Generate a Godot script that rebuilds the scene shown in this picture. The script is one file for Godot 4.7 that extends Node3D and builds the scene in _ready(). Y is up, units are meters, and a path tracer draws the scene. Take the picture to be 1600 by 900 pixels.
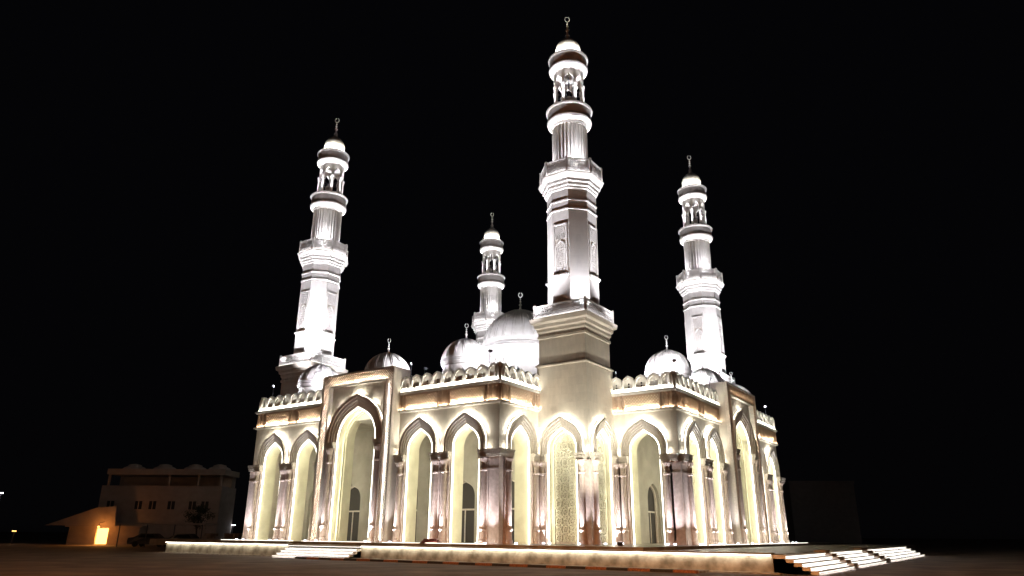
extends Node3D
# Floodlit mosque at night: four minarets standing in the inner corners of a cross-shaped building.
# World: metres, y up, y = 0 is the floor of the mosque; facade A faces +z, facade B faces +x.

const GROUND := -1.0
const TERRACE := -0.18
const CENTRE := Vector3(-15, 0, -15)
# arcade arches: half widths and heights of the inner and outer edge of the moulding
const AI := 1.23
const AO := 1.73
const SPRING := 6.0
const APEX_I := 7.9
const APEX_O := 8.6
const WALL := 1.2
const FACE := 22.0     # facades, from the centre of the mosque
const HALF := 13.0     # half the length of a facade
const PORTAL := 3.85   # half the width of a portal

const WHITE := Color(1.0, 0.98, 0.92)
const WARM := Color(1.0, 0.98, 0.87)
const AMBER := Color(1.0, 0.93, 0.82)
const COOL := Color(0.97, 0.96, 1.0)

var M := {}
var cache := {}
var mosque: Node3D

# ------------------------------------------------------------------ mesh collector
class Shape:
	var v := PackedVector3Array()
	var n := PackedVector3Array()
	func tri(a: Vector3, b: Vector3, c: Vector3) -> void:      # a, b, c counter-clockwise seen from outside
		var k := (b - a).cross(c - a).normalized()
		tri_n(a, b, c, k, k, k)
	func tri_n(a: Vector3, b: Vector3, c: Vector3, na: Vector3, nb: Vector3, nc: Vector3) -> void:
		v.append_array(PackedVector3Array([a, c, b]))
		n.append_array(PackedVector3Array([na, nc, nb]))
	func quad(a: Vector3, b: Vector3, c: Vector3, d: Vector3) -> void:
		if not a.is_equal_approx(b) and not b.is_equal_approx(c): tri(a, b, c)
		if not c.is_equal_approx(d) and not a.is_equal_approx(d): tri(a, c, d)
	func box(lo: Vector3, hi: Vector3, xf := Transform3D()) -> void:
		var p := []
		for i in 8:
			p.append(xf * Vector3(hi.x if i & 1 else lo.x, hi.y if i & 2 else lo.y, hi.z if i & 4 else lo.z))
		quad(p[4], p[5], p[7], p[6]); quad(p[1], p[0], p[2], p[3]); quad(p[5], p[1], p[3], p[7])
		quad(p[0], p[4], p[6], p[2]); quad(p[6], p[7], p[3], p[2]); quad(p[0], p[1], p[5], p[4])
	func bevel_box(lo: Vector3, hi: Vector3, b: float) -> void:  # box whose top rim and upright front edges are chamfered
		box(lo, Vector3(hi.x, hi.y - b, hi.z))
		var t := hi.y - b
		var a := [Vector3(lo.x, t, hi.z), Vector3(hi.x, t, hi.z), Vector3(hi.x, t, lo.z), Vector3(lo.x, t, lo.z)]
		var c := [Vector3(lo.x + b, hi.y, hi.z - b), Vector3(hi.x - b, hi.y, hi.z - b), Vector3(hi.x - b, hi.y, lo.z + b), Vector3(lo.x + b, hi.y, lo.z + b)]
		for i in 4:
			quad(a[i], a[(i + 1) % 4], c[(i + 1) % 4], c[i])
		quad(c[0], c[1], c[2], c[3])
	func bar(a: Vector3, b: Vector3, w: float, t: float, side: Vector3) -> void:   # flat bar from a to b, w across, t deep along side
		var along := (b - a).normalized()
		var s := along.cross(side).normalized() * w / 2
		var o := side.normalized() * t
		quad(a + s + o, b + s + o, b - s + o, a - s + o)
		quad(a + s, b + s, b + s + o, a + s + o)
		quad(b - s, a - s, a - s + o, b - s + o)
		quad(a - s, a + s, a + s + o, a - s + o)
		quad(b + s, b - s, b - s + o, b + s + o)
	# profile: points (radius, height) from bottom to top, turned about y; smooth_up joins the rows smoothly
	func lathe(profile: Array, segs: int, smooth_round := true, smooth_up := false, turn := 0.0, at := Vector3.ZERO) -> void:
		var normals := []
		for i in profile.size() - 1:
			var d: Vector2 = profile[i + 1] - profile[i]
			normals.append(Vector2(d.y, -d.x).normalized())
		for i in profile.size() - 1:
			var p: Vector2 = profile[i]
			var q: Vector2 = profile[i + 1]
			if p.is_equal_approx(q):
				continue
			var np: Vector2 = normals[i]
			var nq: Vector2 = normals[i]
			if smooth_up:
				if i > 0: np = (normals[i] + normals[i - 1]).normalized()
				if i < normals.size() - 1: nq = (normals[i] + normals[i + 1]).normalized()
			for k in segs:
				var a0 := turn + TAU * k / segs
				var a1 := turn + TAU * (k + 1) / segs
				var r0 := Vector3(sin(a0), 0, cos(a0))
				var r1 := Vector3(sin(a1), 0, cos(a1))
				var rm := (r0 + r1).normalized()
				var u := Vector3.UP
				var A := at + r0 * p.x + u * p.y
				var B := at + r1 * p.x + u * p.y
				var Cc := at + r1 * q.x + u * q.y
				var D := at + r0 * q.x + u * q.y
				var m0 := r0 if smooth_round else rm
				var m1 := r1 if smooth_round else rm
				if p.x > 0.0001: tri_n(A, B, Cc, m0 * np.x + u * np.y, m1 * np.x + u * np.y, m1 * nq.x + u * nq.y)
				if q.x > 0.0001: tri_n(A, Cc, D, m0 * np.x + u * np.y, m1 * nq.x + u * nq.y, m0 * nq.x + u * nq.y)
	func tube(points: Array, r: float, sides := 6, closed := false) -> void:
		var rings := []
		var dirs := []
		var last := points.size() - 1
		for i in points.size():
			var d: Vector3
			if closed: d = points[(i + 1) % points.size()] - points[(i + last) % points.size()]
			else: d = points[mini(i + 1, last)] - points[maxi(i - 1, 0)]
			d = d.normalized()
			var s := d.cross(Vector3.UP if absf(d.y) < 0.95 else Vector3.BACK).normalized()
			var t := s.cross(d).normalized()
			var ring := []
			var nd := []
			for k in sides:
				var a := TAU * k / sides
				nd.append(s * cos(a) + t * sin(a))
				ring.append(points[i] + (s * cos(a) + t * sin(a)) * r)
			rings.append(ring); dirs.append(nd)
		for i in (points.size() if closed else last):
			var j := (i + 1) % points.size()
			for k in sides:
				var l := (k + 1) % sides
				tri_n(rings[i][k], rings[j][k], rings[j][l], dirs[i][k], dirs[j][k], dirs[j][l])
				tri_n(rings[i][k], rings[j][l], rings[i][l], dirs[i][k], dirs[j][l], dirs[i][l])
	func bend(radius: float) -> void:       # wraps what was built flat (x along, z outward) round an upright axis
		for i in v.size():
			var a := v[i].x / radius
			var r := radius + v[i].z
			v[i] = Vector3(sin(a) * r, v[i].y, cos(a) * r)
			n[i] = n[i].rotated(Vector3.UP, a)
	func join(o: Shape, xf := Transform3D()) -> void:
		for i in o.v.size():
			v.append(xf * o.v[i]); n.append(xf.basis * o.n[i])
	func mesh() -> ArrayMesh:
		var a := []
		a.resize(Mesh.ARRAY_MAX)
		a[Mesh.ARRAY_VERTEX] = v
		a[Mesh.ARRAY_NORMAL] = n
		var m := ArrayMesh.new()
		if v.size(): m.add_surface_from_arrays(Mesh.PRIMITIVE_TRIANGLES, a)
		return m

# ------------------------------------------------------------------ nodes
func put(parent: Node, called: String, mesh: Mesh, material: Material, xf := Transform3D()) -> MeshInstance3D:
	var o := MeshInstance3D.new()
	o.name = called
	o.mesh = mesh
	o.material_override = material
	o.transform = xf
	parent.add_child(o, true)
	return o

func at(x: float, y: float, z: float) -> Transform3D:
	return Transform3D(Basis(), Vector3(x, y, z))

func turned(deg: float, p := Vector3.ZERO) -> Transform3D:
	return Transform3D(Basis(Vector3.UP, deg_to_rad(deg)), p)

var taken := {}
func thing(called: String, label: String, category: String, where := Vector3.ZERO, group := "", deg := 0.0) -> Node3D:
	var o := Node3D.new()
	o.name = numbered(called)
	add_child(o)
	o.position = where
	o.rotation.y = deg_to_rad(deg)
	tag(o, label, category, group)
	return o

func numbered(called: String) -> String:
	taken[called] = taken.get(called, -1) + 1
	return called if taken[called] == 0 else "%s_%03d" % [called, taken[called]]

func tag(o: Node, label: String, category: String, group := "") -> void:
	o.set_meta("label", label)
	o.set_meta("category", category)
	if group: o.set_meta("group", group)

func structure(called: String, mesh: Mesh, material: Material, label := "", category := "") -> MeshInstance3D:
	var o := put(self, called, mesh, material)
	o.set_meta("kind", "structure")
	if label: o.set_meta("label", label)
	if category: o.set_meta("category", category)
	return o

func shared(key: String, make: Callable) -> ArrayMesh:
	if not cache.has(key):
		var s: Shape = make.call()
		cache[key] = s.mesh()
	return cache[key]

func area(parent: Node, p: Vector3, dir: Vector3, along: Vector3, length: float, width: float, energy: float, color := WHITE) -> void:
	var l := AreaLight3D.new()
	l.name = "led_light"
	var z := -dir.normalized()
	var x := (along - z * along.dot(z)).normalized()
	l.transform = Transform3D(Basis(x, z.cross(x), z), p)
	l.area_size = Vector2(length, width)
	l.light_energy = energy
	l.light_color = color
	l.shadow_enabled = true
	l.area_range = 60.0
	parent.add_child(l, true)

func spot(parent: Node, p: Vector3, dir: Vector3, angle: float, energy: float, color := COOL, size := 0.1, soft := 1.0) -> void:
	var l := SpotLight3D.new()
	l.name = "spot_light"
	var z := -dir.normalized()
	var x := (Vector3.UP if absf(z.y) < 0.9 else Vector3.RIGHT).cross(z).normalized()
	l.transform = Transform3D(Basis(x, z.cross(x), z), p)
	l.spot_angle = angle
	l.spot_angle_attenuation = soft
	l.spot_range = 80.0
	l.spot_attenuation = 2.0
	l.light_energy = energy
	l.light_color = color
	l.light_size = size
	l.shadow_enabled = true
	parent.add_child(l, true)

func omni(parent: Node, p: Vector3, energy: float, color := COOL, size := 0.1) -> void:
	var l := OmniLight3D.new()
	l.name = "omni_light"
	l.position = p
	l.light_energy = energy
	l.light_color = color
	l.light_size = size
	l.omni_range = 60.0
	l.omni_attenuation = 2.0
	l.shadow_enabled = true
	parent.add_child(l, true)

# ------------------------------------------------------------------ materials
func noise_texture(seed_: int, freq: float, dark: Color, light: Color, octaves := 5, stretch := false) -> NoiseTexture2D:
	var n := FastNoiseLite.new()
	n.seed = seed_
	n.frequency = freq
	n.fractal_octaves = octaves
	if stretch: n.domain_warp_enabled = true
	var g := Gradient.new()
	g.set_color(0, dark); g.set_color(1, light)
	var t := NoiseTexture2D.new()
	t.width = 512; t.height = 512
	t.seamless = true
	t.noise = n
	t.color_ramp = g
	return t

# ashlar cladding too far off to tell the slabs apart: faint tone of each slab, hairline joints, streaks of dust
func block_texture() -> ImageTexture:
	var im := Image.create(512, 512, false, Image.FORMAT_RGB8)
	var rng := RandomNumberGenerator.new()
	rng.seed = 21
	var tone := []
	for i in 64: tone.append(rng.randf_range(0.95, 1.0))
	var n := FastNoiseLite.new()
	n.seed = 4
	n.frequency = 0.02
	n.fractal_octaves = 4
	for y in 512:
		for x in 512:
			var row := y / 64
			var u := (x + (64 if row % 2 else 0)) % 512
			var c: float = tone[(row * 8 + u / 128) % 64]
			if y % 64 < 1 or u % 128 < 1: c *= 0.92
			c *= 0.97 + 0.05 * n.get_noise_2d(x * 1.0, y * 0.35) + 0.03 * n.get_noise_2d(x * 5.0, y * 5.0)
			im.set_pixel(x, y, Color(c, c * 0.995, c * 0.985))
	return ImageTexture.create_from_image(im)

func stone(albedo: Color, tex: Texture2D, rough := 0.6, scale := 0.25, bump: Texture2D = null, depth := 0.3) -> StandardMaterial3D:
	var m := StandardMaterial3D.new()
	m.albedo_color = albedo.linear_to_srgb()
	m.albedo_texture = tex
	m.roughness = rough
	m.uv1_triplanar = true
	m.uv1_world_triplanar = true
	m.uv1_scale = Vector3.ONE * scale
	if bump:
		m.heightmap_enabled = true
		m.heightmap_texture = bump
		m.heightmap_scale = depth
	return m

func plain(albedo: Color, rough := 0.6, metal := 0.0) -> StandardMaterial3D:
	var m := StandardMaterial3D.new()
	m.albedo_color = albedo.linear_to_srgb()
	m.roughness = rough
	m.metallic = metal
	return m

func glow(color: Color, energy: float) -> StandardMaterial3D:
	var m := plain(Color(0.8, 0.8, 0.8))
	m.emission_enabled = true
	m.emission = color
	m.emission_energy_multiplier = energy
	return m

func materials() -> void:
	var fine := noise_texture(3, 0.02, Color(0.86, 0.85, 0.83), Color(1, 1, 1))
	var vein := noise_texture(7, 0.012, Color(0.87, 0.86, 0.84), Color(1, 1, 1), 6, true)
	var rough := noise_texture(11, 0.03, Color(0.5, 0.5, 0.5), Color(1, 1, 1))
	var blocks := block_texture()
	var blotch := noise_texture(19, 0.008, Color(0.55, 0.53, 0.5), Color(1, 1, 1), 6)
	M.wall = stone(Color(0.57, 0.52, 0.445), blocks, 0.6, 1.0 / 4.8)
	M.cream = stone(Color(0.66, 0.635, 0.49), vein, 0.55, 0.08)
	M.white = stone(Color(0.74, 0.72, 0.69), blocks, 0.6, 1.0 / 4.8)
	M.dome = stone(Color(0.64, 0.63, 0.61), vein, 0.6, 0.2)
	M.pink = stone(Color(0.73, 0.605, 0.545), vein, 0.28, 0.5)
	M.rose = stone(Color(0.70, 0.575, 0.495), fine, 0.45, 0.5)
	M.mould = stone(Color(0.71, 0.65, 0.575), fine, 0.5, 0.5)
	M.frieze = stone(Color(0.52, 0.385, 0.29), fine, 0.55, 0.5)
	M.backing = stone(Color(0.74, 0.66, 0.54), fine, 0.6, 0.5)
	M.porch = stone(Color(0.50, 0.47, 0.40), vein, 0.7, 0.08)
	M.paving = stone(Color(0.50, 0.46, 0.39), blotch, 0.3, 0.12)
	M.plinth = stone(Color(0.45, 0.41, 0.32), blotch, 0.45, 0.25)
	M.step = stone(Color(0.55, 0.53, 0.48), fine, 0.5, 0.3)
	M.cheek = M.plinth
	M.asphalt = stone(Color(0.24, 0.168, 0.112), blotch, 0.85, 0.07)
	M.kerb_dark = stone(Color(0.045, 0.04, 0.035), rough, 0.7, 0.6)
	M.kerb_orange = stone(Color(0.42, 0.17, 0.07), rough, 0.7, 0.6)
	M.kerb_plain = stone(Color(0.38, 0.33, 0.26), blotch, 0.7, 0.4)
	M.door = plain(Color(0.04, 0.033, 0.027), 0.55)
	M.metal = plain(Color(0.10, 0.10, 0.11), 0.4, 0.6)
	M.finial = plain(Color(0.78, 0.76, 0.72), 0.35, 0.25)
	M.far = stone(Color(0.50, 0.445, 0.395), fine, 0.85, 0.08)
	M.car = plain(Color(0.12, 0.12, 0.13), 0.25, 0.3)
	M.glass = plain(Color(0.02, 0.02, 0.025), 0.08)
	M.leaf = plain(Color(0.05, 0.06, 0.025), 0.7)
	M.bark = plain(Color(0.08, 0.06, 0.045), 0.9)
	M.dark = plain(Color(0.02, 0.02, 0.022), 0.3)
	M.red = stone(Color(0.20, 0.04, 0.03), rough, 0.9, 1.0)
	M.led = glow(WHITE, 7.0)
	M.led_soft = glow(WHITE, 2.2)
	M.led_warm = glow(AMBER, 2.5)
	M.lamp = glow(COOL, 4.0)
	M.sodium = glow(Color(1.0, 0.72, 0.38), 4.0)

# ------------------------------------------------------------------ pointed arches
# half = half width at the springing, ys its height, ya the apex; from left to right
func arch(half: float, ys: float, ya: float) -> PackedVector2Array:
	var stilt := clampf(((ya - ys) / half - 1.1) * 0.5, 0.0, 0.2) * (ya - ys)
	var y0 := ys + stilt
	var h := ya - y0
	var r := 1.1 * half
	while sqrt(h * h + (r - half) * (r - half)) < r * 1.04:
		r *= 0.96
	var lo := 0.0
	var hi := atan2(h, r - half)
	for i in 40:
		var t := (lo + hi) / 2
		if h * sin(t) + (r - half) * cos(t) < r: lo = t
		else: hi = t
	var right := PackedVector2Array([Vector2(half, ys)])
	for i in 9:
		var t := lo * i / 8.0
		right.append(Vector2(half - r + r * cos(t), y0 + r * sin(t)))
	right.append((right[9] + Vector2(0, ya)) / 2)
	var out := PackedVector2Array()
	for p in right: out.append(Vector2(-p.x, p.y))
	out.append(Vector2(0, ya))
	for i in range(right.size() - 1, -1, -1): out.append(right[i])
	return out

# wall from u0 to u1 and up to top, its face at z = 0 and its back at z = -thick, with arches [centre, half, spring, apex] cut through
func arched_wall(u0: float, u1: float, top: float, arches: Array, thick: float, bottom := 0.0, reveal := true) -> Shape:
	var s := Shape.new()
	var u := u0
	for a in arches:
		wall_piece(s, u, a[0] - a[1], bottom, top, thick)
		var c := arch(a[1], a[2], a[3])
		for i in c.size() - 1:
			var p := c[i] + Vector2(a[0], 0)
			var q := c[i + 1] + Vector2(a[0], 0)
			s.quad(Vector3(p.x, p.y, 0), Vector3(q.x, q.y, 0), Vector3(q.x, top, 0), Vector3(p.x, top, 0))
			s.quad(Vector3(q.x, q.y, -thick), Vector3(p.x, p.y, -thick), Vector3(p.x, top, -thick), Vector3(q.x, top, -thick))
			if reveal: s.quad(Vector3(p.x, p.y, -thick), Vector3(q.x, q.y, -thick), Vector3(q.x, q.y, 0), Vector3(p.x, p.y, 0))
		if reveal:
			var l: float = a[0] - a[1]
			var r: float = a[0] + a[1]
			s.quad(Vector3(l, bottom, 0), Vector3(l, bottom, -thick), Vector3(l, a[2], -thick), Vector3(l, a[2], 0))
			s.quad(Vector3(r, bottom, -thick), Vector3(r, bottom, 0), Vector3(r, a[2], 0), Vector3(r, a[2], -thick))
		u = a[0] + a[1]
	wall_piece(s, u, u1, bottom, top, thick)
	s.quad(Vector3(u0, top, 0), Vector3(u1, top, 0), Vector3(u1, top, -thick), Vector3(u0, top, -thick))
	s.quad(Vector3(u0, bottom, -thick), Vector3(u0, bottom, 0), Vector3(u0, top, 0), Vector3(u0, top, -thick))
	s.quad(Vector3(u1, bottom, 0), Vector3(u1, bottom, -thick), Vector3(u1, top, -thick), Vector3(u1, top, 0))
	return s

func wall_piece(s: Shape, a: float, b: float, lo: float, hi: float, thick: float) -> void:
	s.quad(Vector3(a, lo, 0), Vector3(b, lo, 0), Vector3(b, hi, 0), Vector3(a, hi, 0))
	s.quad(Vector3(b, lo, -thick), Vector3(a, lo, -thick), Vector3(a, hi, -thick), Vector3(b, hi, -thick))

# lining of an arch: its jambs and soffit as a band between z0 and z1, t thick
func reveal_shape(half: float, ys: float, ya: float, z0: float, z1: float, t: float) -> Shape:
	var s := Shape.new()
	var o := arch(half, ys, ya)
	var i_ := arch(half - t, ys, ya - t * 1.25)
	o.insert(0, Vector2(-half, 0)); o.append(Vector2(half, 0))
	i_.insert(0, Vector2(-half + t, 0)); i_.append(Vector2(half - t, 0))
	for k in o.size() - 1:
		var a := i_[k]
		var b := i_[k + 1]
		var c := o[k]
		var d := o[k + 1]
		s.quad(Vector3(a.x, a.y, z0), Vector3(b.x, b.y, z0), Vector3(b.x, b.y, z1), Vector3(a.x, a.y, z1))
		s.quad(Vector3(a.x, a.y, z1), Vector3(b.x, b.y, z1), Vector3(d.x, d.y, z1), Vector3(c.x, c.y, z1))
		s.quad(Vector3(b.x, b.y, z0), Vector3(a.x, a.y, z0), Vector3(c.x, c.y, z0), Vector3(d.x, d.y, z0))
	return s

# stepped band between two arches; steps = [[t, z], ...] from the inner to the outer edge
func moulding_shape(inner: PackedVector2Array, outer: PackedVector2Array, steps: Array) -> Shape:
	var s := Shape.new()
	for i in inner.size() - 1:
		for k in steps.size() - 1:
			var p: Array = steps[k]
			var q: Array = steps[k + 1]
			var a := inner[i].lerp(outer[i], p[0])
			var b := inner[i + 1].lerp(outer[i + 1], p[0])
			var c := inner[i + 1].lerp(outer[i + 1], q[0])
			var d := inner[i].lerp(outer[i], q[0])
			s.quad(Vector3(a.x, a.y, p[1]), Vector3(b.x, b.y, p[1]), Vector3(c.x, c.y, q[1]), Vector3(d.x, d.y, q[1]))
	for e in [0, inner.size() - 1]:      # closed feet
		for k in steps.size() - 1:
			var a2 := inner[e].lerp(outer[e], steps[k][0])
			var b2 := inner[e].lerp(outer[e], steps[k + 1][0])
			s.quad(Vector3(a2.x, a2.y, 0), Vector3(b2.x, b2.y, 0), Vector3(b2.x, b2.y, steps[k + 1][1]), Vector3(a2.x, a2.y, steps[k][1]))
	return s

func line3(c: PackedVector2Array, z: float, grow := 0.0) -> Array:
	var out := []
	for i in c.size():
		var t := (c[mini(i + 1, c.size() - 1)] - c[maxi(i - 1, 0)]).normalized()
		var p := c[i] + Vector2(-t.y, t.x) * grow
		out.append(Vector3(p.x, p.y, z))
	return out

# LED lines: lights along an arch, in pieces. out: they shine away from the opening, along the wall; else into the reveal
func arch_lights(parent: Node, c: PackedVector2Array, z: float, outward: bool, energy_per_m: float, tilt: float, color := WHITE, pieces := 2) -> void:
	var half := c.size() / 2
	for side in 2:
		for k in pieces:
			var i0 := int(round(float(half) * k / pieces))
			var i1 := int(round(float(half) * (k + 1) / pieces))
			var p := c[i0] if side == 0 else c[c.size() - 1 - i0]
			var q := c[i1] if side == 0 else c[c.size() - 1 - i1]
			var t := (q - p)
			var nrm := Vector2(-t.y, t.x).normalized()
			if (nrm.x < 0) != (side == 0): nrm = -nrm
			if not outward: nrm = -nrm
			var mid := (p + q) / 2 + nrm * 0.05
			area(parent, Vector3(mid.x, mid.y, z), Vector3(nrm.x, nrm.y, tilt), Vector3(t.x, t.y, 0), t.length(), 0.05, energy_per_m * t.length(), color)

# ------------------------------------------------------------------ lattices
# diagonal bars over a rectangle, seen from +z
func lattice(s: Shape, u0: float, u1: float, y0: float, y1: float, pitch: float, w: float, t: float, z := 0.0) -> void:
	for dir: float in [1.0, -1.0]:
		var k := (y0 - u1) if dir > 0 else (y0 + u0)
		var k1 := (y1 - u0) if dir > 0 else (y1 + u1)
		k = floorf(k / pitch) * pitch + pitch * 0.5
		while k < k1:
			# y = dir * u + k
			var ua := (y0 - k) * dir
			var ub := (y1 - k) * dir
			var a := maxf(u0, minf(ua, ub))
			var b := minf(u1, maxf(ua, ub))
			if b - a > 0.03:
				s.bar(Vector3(a, dir * a + k, z), Vector3(b, dir * b + k, z), w, t, Vector3.BACK)
			k += pitch

# carved tracery: rings joined by crosses and petals
func tracery(s: Shape, u0: float, u1: float, y0: float, y1: float, cell: float, w: float, t: float, peak := 1e6, slope := 0.0) -> void:
	var nx := maxi(1, int(round((u1 - u0) / cell)))
	var ny := maxi(1, int(round((y1 - y0) / cell)))
	var cx := (u1 - u0) / nx
	var cy := (y1 - y0) / ny
	for j in ny:
		for i in nx:
			var c := Vector3(u0 + cx * (i + 0.5), y0 + cy * (j + 0.5), 0)
			if c.y >= peak - absf(c.x) * slope: continue
			var r := minf(cx, cy) * (0.40 if (i + j) % 2 == 0 else 0.26)
			for k in 8:
				var a := TAU * (k + 0.5) / 8
				var b := TAU * (k + 1.5) / 8
				s.bar(c + Vector3(cos(a) * r, sin(a) * r, 0), c + Vector3(cos(b) * r, sin(b) * r, 0), w, t, Vector3.BACK)
			for k in 4:
				var a := TAU * (k + 0.5) / 4
				var d := Vector3(cos(a) * cx * 0.707, sin(a) * cy * 0.707, 0)
				s.bar(c + d.normalized() * r, c + d, w, t * 0.8, Vector3.BACK)

# ------------------------------------------------------------------ arcade
func column_shapes() -> Dictionary:
	if cache.has("column"): return cache.column
	var shaft := Shape.new()
	shaft.lathe([Vector2(0.21, 1.02), Vector2(0.215, 1.6), Vector2(0.21, 3.0), Vector2(0.19, 4.55)], 16)
	var base := Shape.new()
	base.lathe([Vector2(0.3, 0.0), Vector2(0.3, 0.2), Vector2(0.27, 0.24), Vector2(0.24, 0.3), Vector2(0.24, 0.78), Vector2(0.28, 0.82), Vector2(0.29, 0.9), Vector2(0.25, 0.97), Vector2(0.21, 1.02), Vector2(0, 1.02)], 16)
	var collar := Shape.new()
	collar.lathe([Vector2(0.19, 4.55), Vector2(0.26, 4.60), Vector2(0.27, 4.68), Vector2(0.2, 4.74), Vector2(0.2, 5.08), Vector2(0.2, 5.1)], 16)
	var cap := Shape.new()
	cap.lathe([Vector2(0.2, 5.1), Vector2(0.25, 5.2), Vector2(0.30, 5.32), Vector2(0.33, 5.38), Vector2(0.33, 5.5), Vector2(0, 5.5)], 16)
	cache.column = {"shaft": shaft.mesh(), "base": base.mesh(), "collar": collar.mesh(), "capital": cap.mesh()}
	return cache.column

func column(parent: Node3D, xf: Transform3D, stretch := 1.0, energy := 1.0) -> void:
	var d := column_shapes()
	var o := put(parent, "column", d.shaft, M.pink, xf)
	o.transform.basis = xf.basis.scaled_local(Vector3(1, stretch, 1))
	put(o, "base", d.base, M.pink)
	put(o, "collar", d.collar, M.pink)
	put(o, "capital", d.capital, M.pink)
	var lamp := shared("uplight", func() -> Shape:
		var s := Shape.new()
		s.lathe([Vector2(0.1, 0.0), Vector2(0.1, 0.08), Vector2(0.07, 0.1), Vector2(0.0, 0.1)], 10)
		return s)
	put(o, "uplight", lamp, M.lamp, at(0, 0.005, 0.6))
	spot(o, Vector3(0, 0.13, 0.6), Vector3(0, 1, -0.13), 24, 30.0 * energy, COOL, 0.06)

func pilaster(parent: Node3D, xf: Transform3D, half: float, top := 5.5) -> void:
	var m := shared("pilaster %.2f %.2f" % [half, top], func() -> Shape:
		var s := Shape.new()
		s.box(Vector3(-half, 0.32, 0), Vector3(half, top, 0.16))
		s.box(Vector3(-half - 0.03, 0.0, 0), Vector3(half + 0.03, 0.32, 0.2))
		s.box(Vector3(-half - 0.02, 4.66, 0), Vector3(half + 0.02, 4.76, 0.19))
		s.box(Vector3(-half - 0.02, 5.28, 0), Vector3(half + 0.02, 5.36, 0.19))
		return s)
	put(parent, "pilaster", m, M.pink, xf)

func impost(parent: Node3D, xf: Transform3D, u0: float, u1: float, y := 5.5, wrap := false) -> void:
	var s := Shape.new()
	for k in [[0.0, 0.14, 0.36], [0.14, 0.28, 0.42], [0.28, 0.36, 0.39], [0.36, 0.5, 0.47]]:
		s.box(Vector3(u0 - k[2] * 0.12, y + k[0], -0.3), Vector3(u1 + (k[2] if wrap else k[2] * 0.12), y + k[1], k[2]))
	put(parent, "impost", s.mesh(), M.mould, xf)

const STEPS := [[0.0, -0.02], [0.0, 0.10], [0.2, 0.12], [0.22, 0.18], [0.42, 0.20], [0.45, 0.26], [0.68, 0.28], [0.71, 0.36], [1.0, 0.38], [1.0, 0.0]]

func arcade_arch(parent: Node3D, xf: Transform3D, energy := 1.0, depth := WALL, inner := 1.0) -> void:
	var ci := arch(AI, SPRING, APEX_I)
	var co := arch(AO, SPRING, APEX_O)
	var o := put(parent, "arch_moulding", shared("moulding", func() -> Shape: return moulding_shape(ci, co, STEPS)), M.mould, xf)
	put(o, "reveal", shared("reveal %.2f" % depth, func() -> Shape: return reveal_shape(AI + 0.004, SPRING, APEX_I + 0.005, -depth - 0.03, 0.06, 0.05)), M.cream)
	led_line(o, AI - 0.085, APEX_I - 0.1, 0.015)
	var cl := arch(AI - 0.10, SPRING, APEX_I - 0.12)
	arch_lights(o, cl, 0.0, false, inner * energy, -1.1, WARM)
	for sx in [-1, 1]:
		area(o, Vector3(sx * (AI - 0.13), SPRING / 2, 0.0), Vector3(-sx, 0, -1.1), Vector3.UP, SPRING - 0.1, 0.05, 5.5 * energy * inner, WARM)
	halo(o, co, 0.10, 1.9 * energy)

func led_line(o: Node3D, half: float, apex: float, z: float, spring := SPRING) -> void:
	var arc := shared("led arc %.2f %.2f" % [half, apex], func() -> Shape:
		var s := Shape.new()
		s.tube(line3(arch(half, spring, apex), 0.0), 0.045, 6)
		return s)
	put(o, "led_strip", arc, M.led, at(0, 0, z))
	var post := shared("led post %.2f" % spring, func() -> Shape:
		var s := Shape.new()
		s.tube([Vector3(0, 0, 0), Vector3(0, spring / 2 - 0.01, 0)], 0.045, 6)
		return s)
	for sx in [-1, 1]:
		for k in 2:
			put(o, "led_strip", post, M.led, at(sx * half, spring / 2 * k, z))

func halo(o: Node3D, co: PackedVector2Array, z: float, e: float) -> void:
	var m := shared("halo %.2f" % co[0].x, func() -> Shape:
		var s := Shape.new()
		s.tube(line3(co, 0.0, 0.03), 0.03, 5)
		return s)
	put(o, "led_strip", m, M.led_soft, at(0, 0, z))
	arch_lights(o, co, z + 0.06, true, e, -0.42, WHITE, 3)

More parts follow.
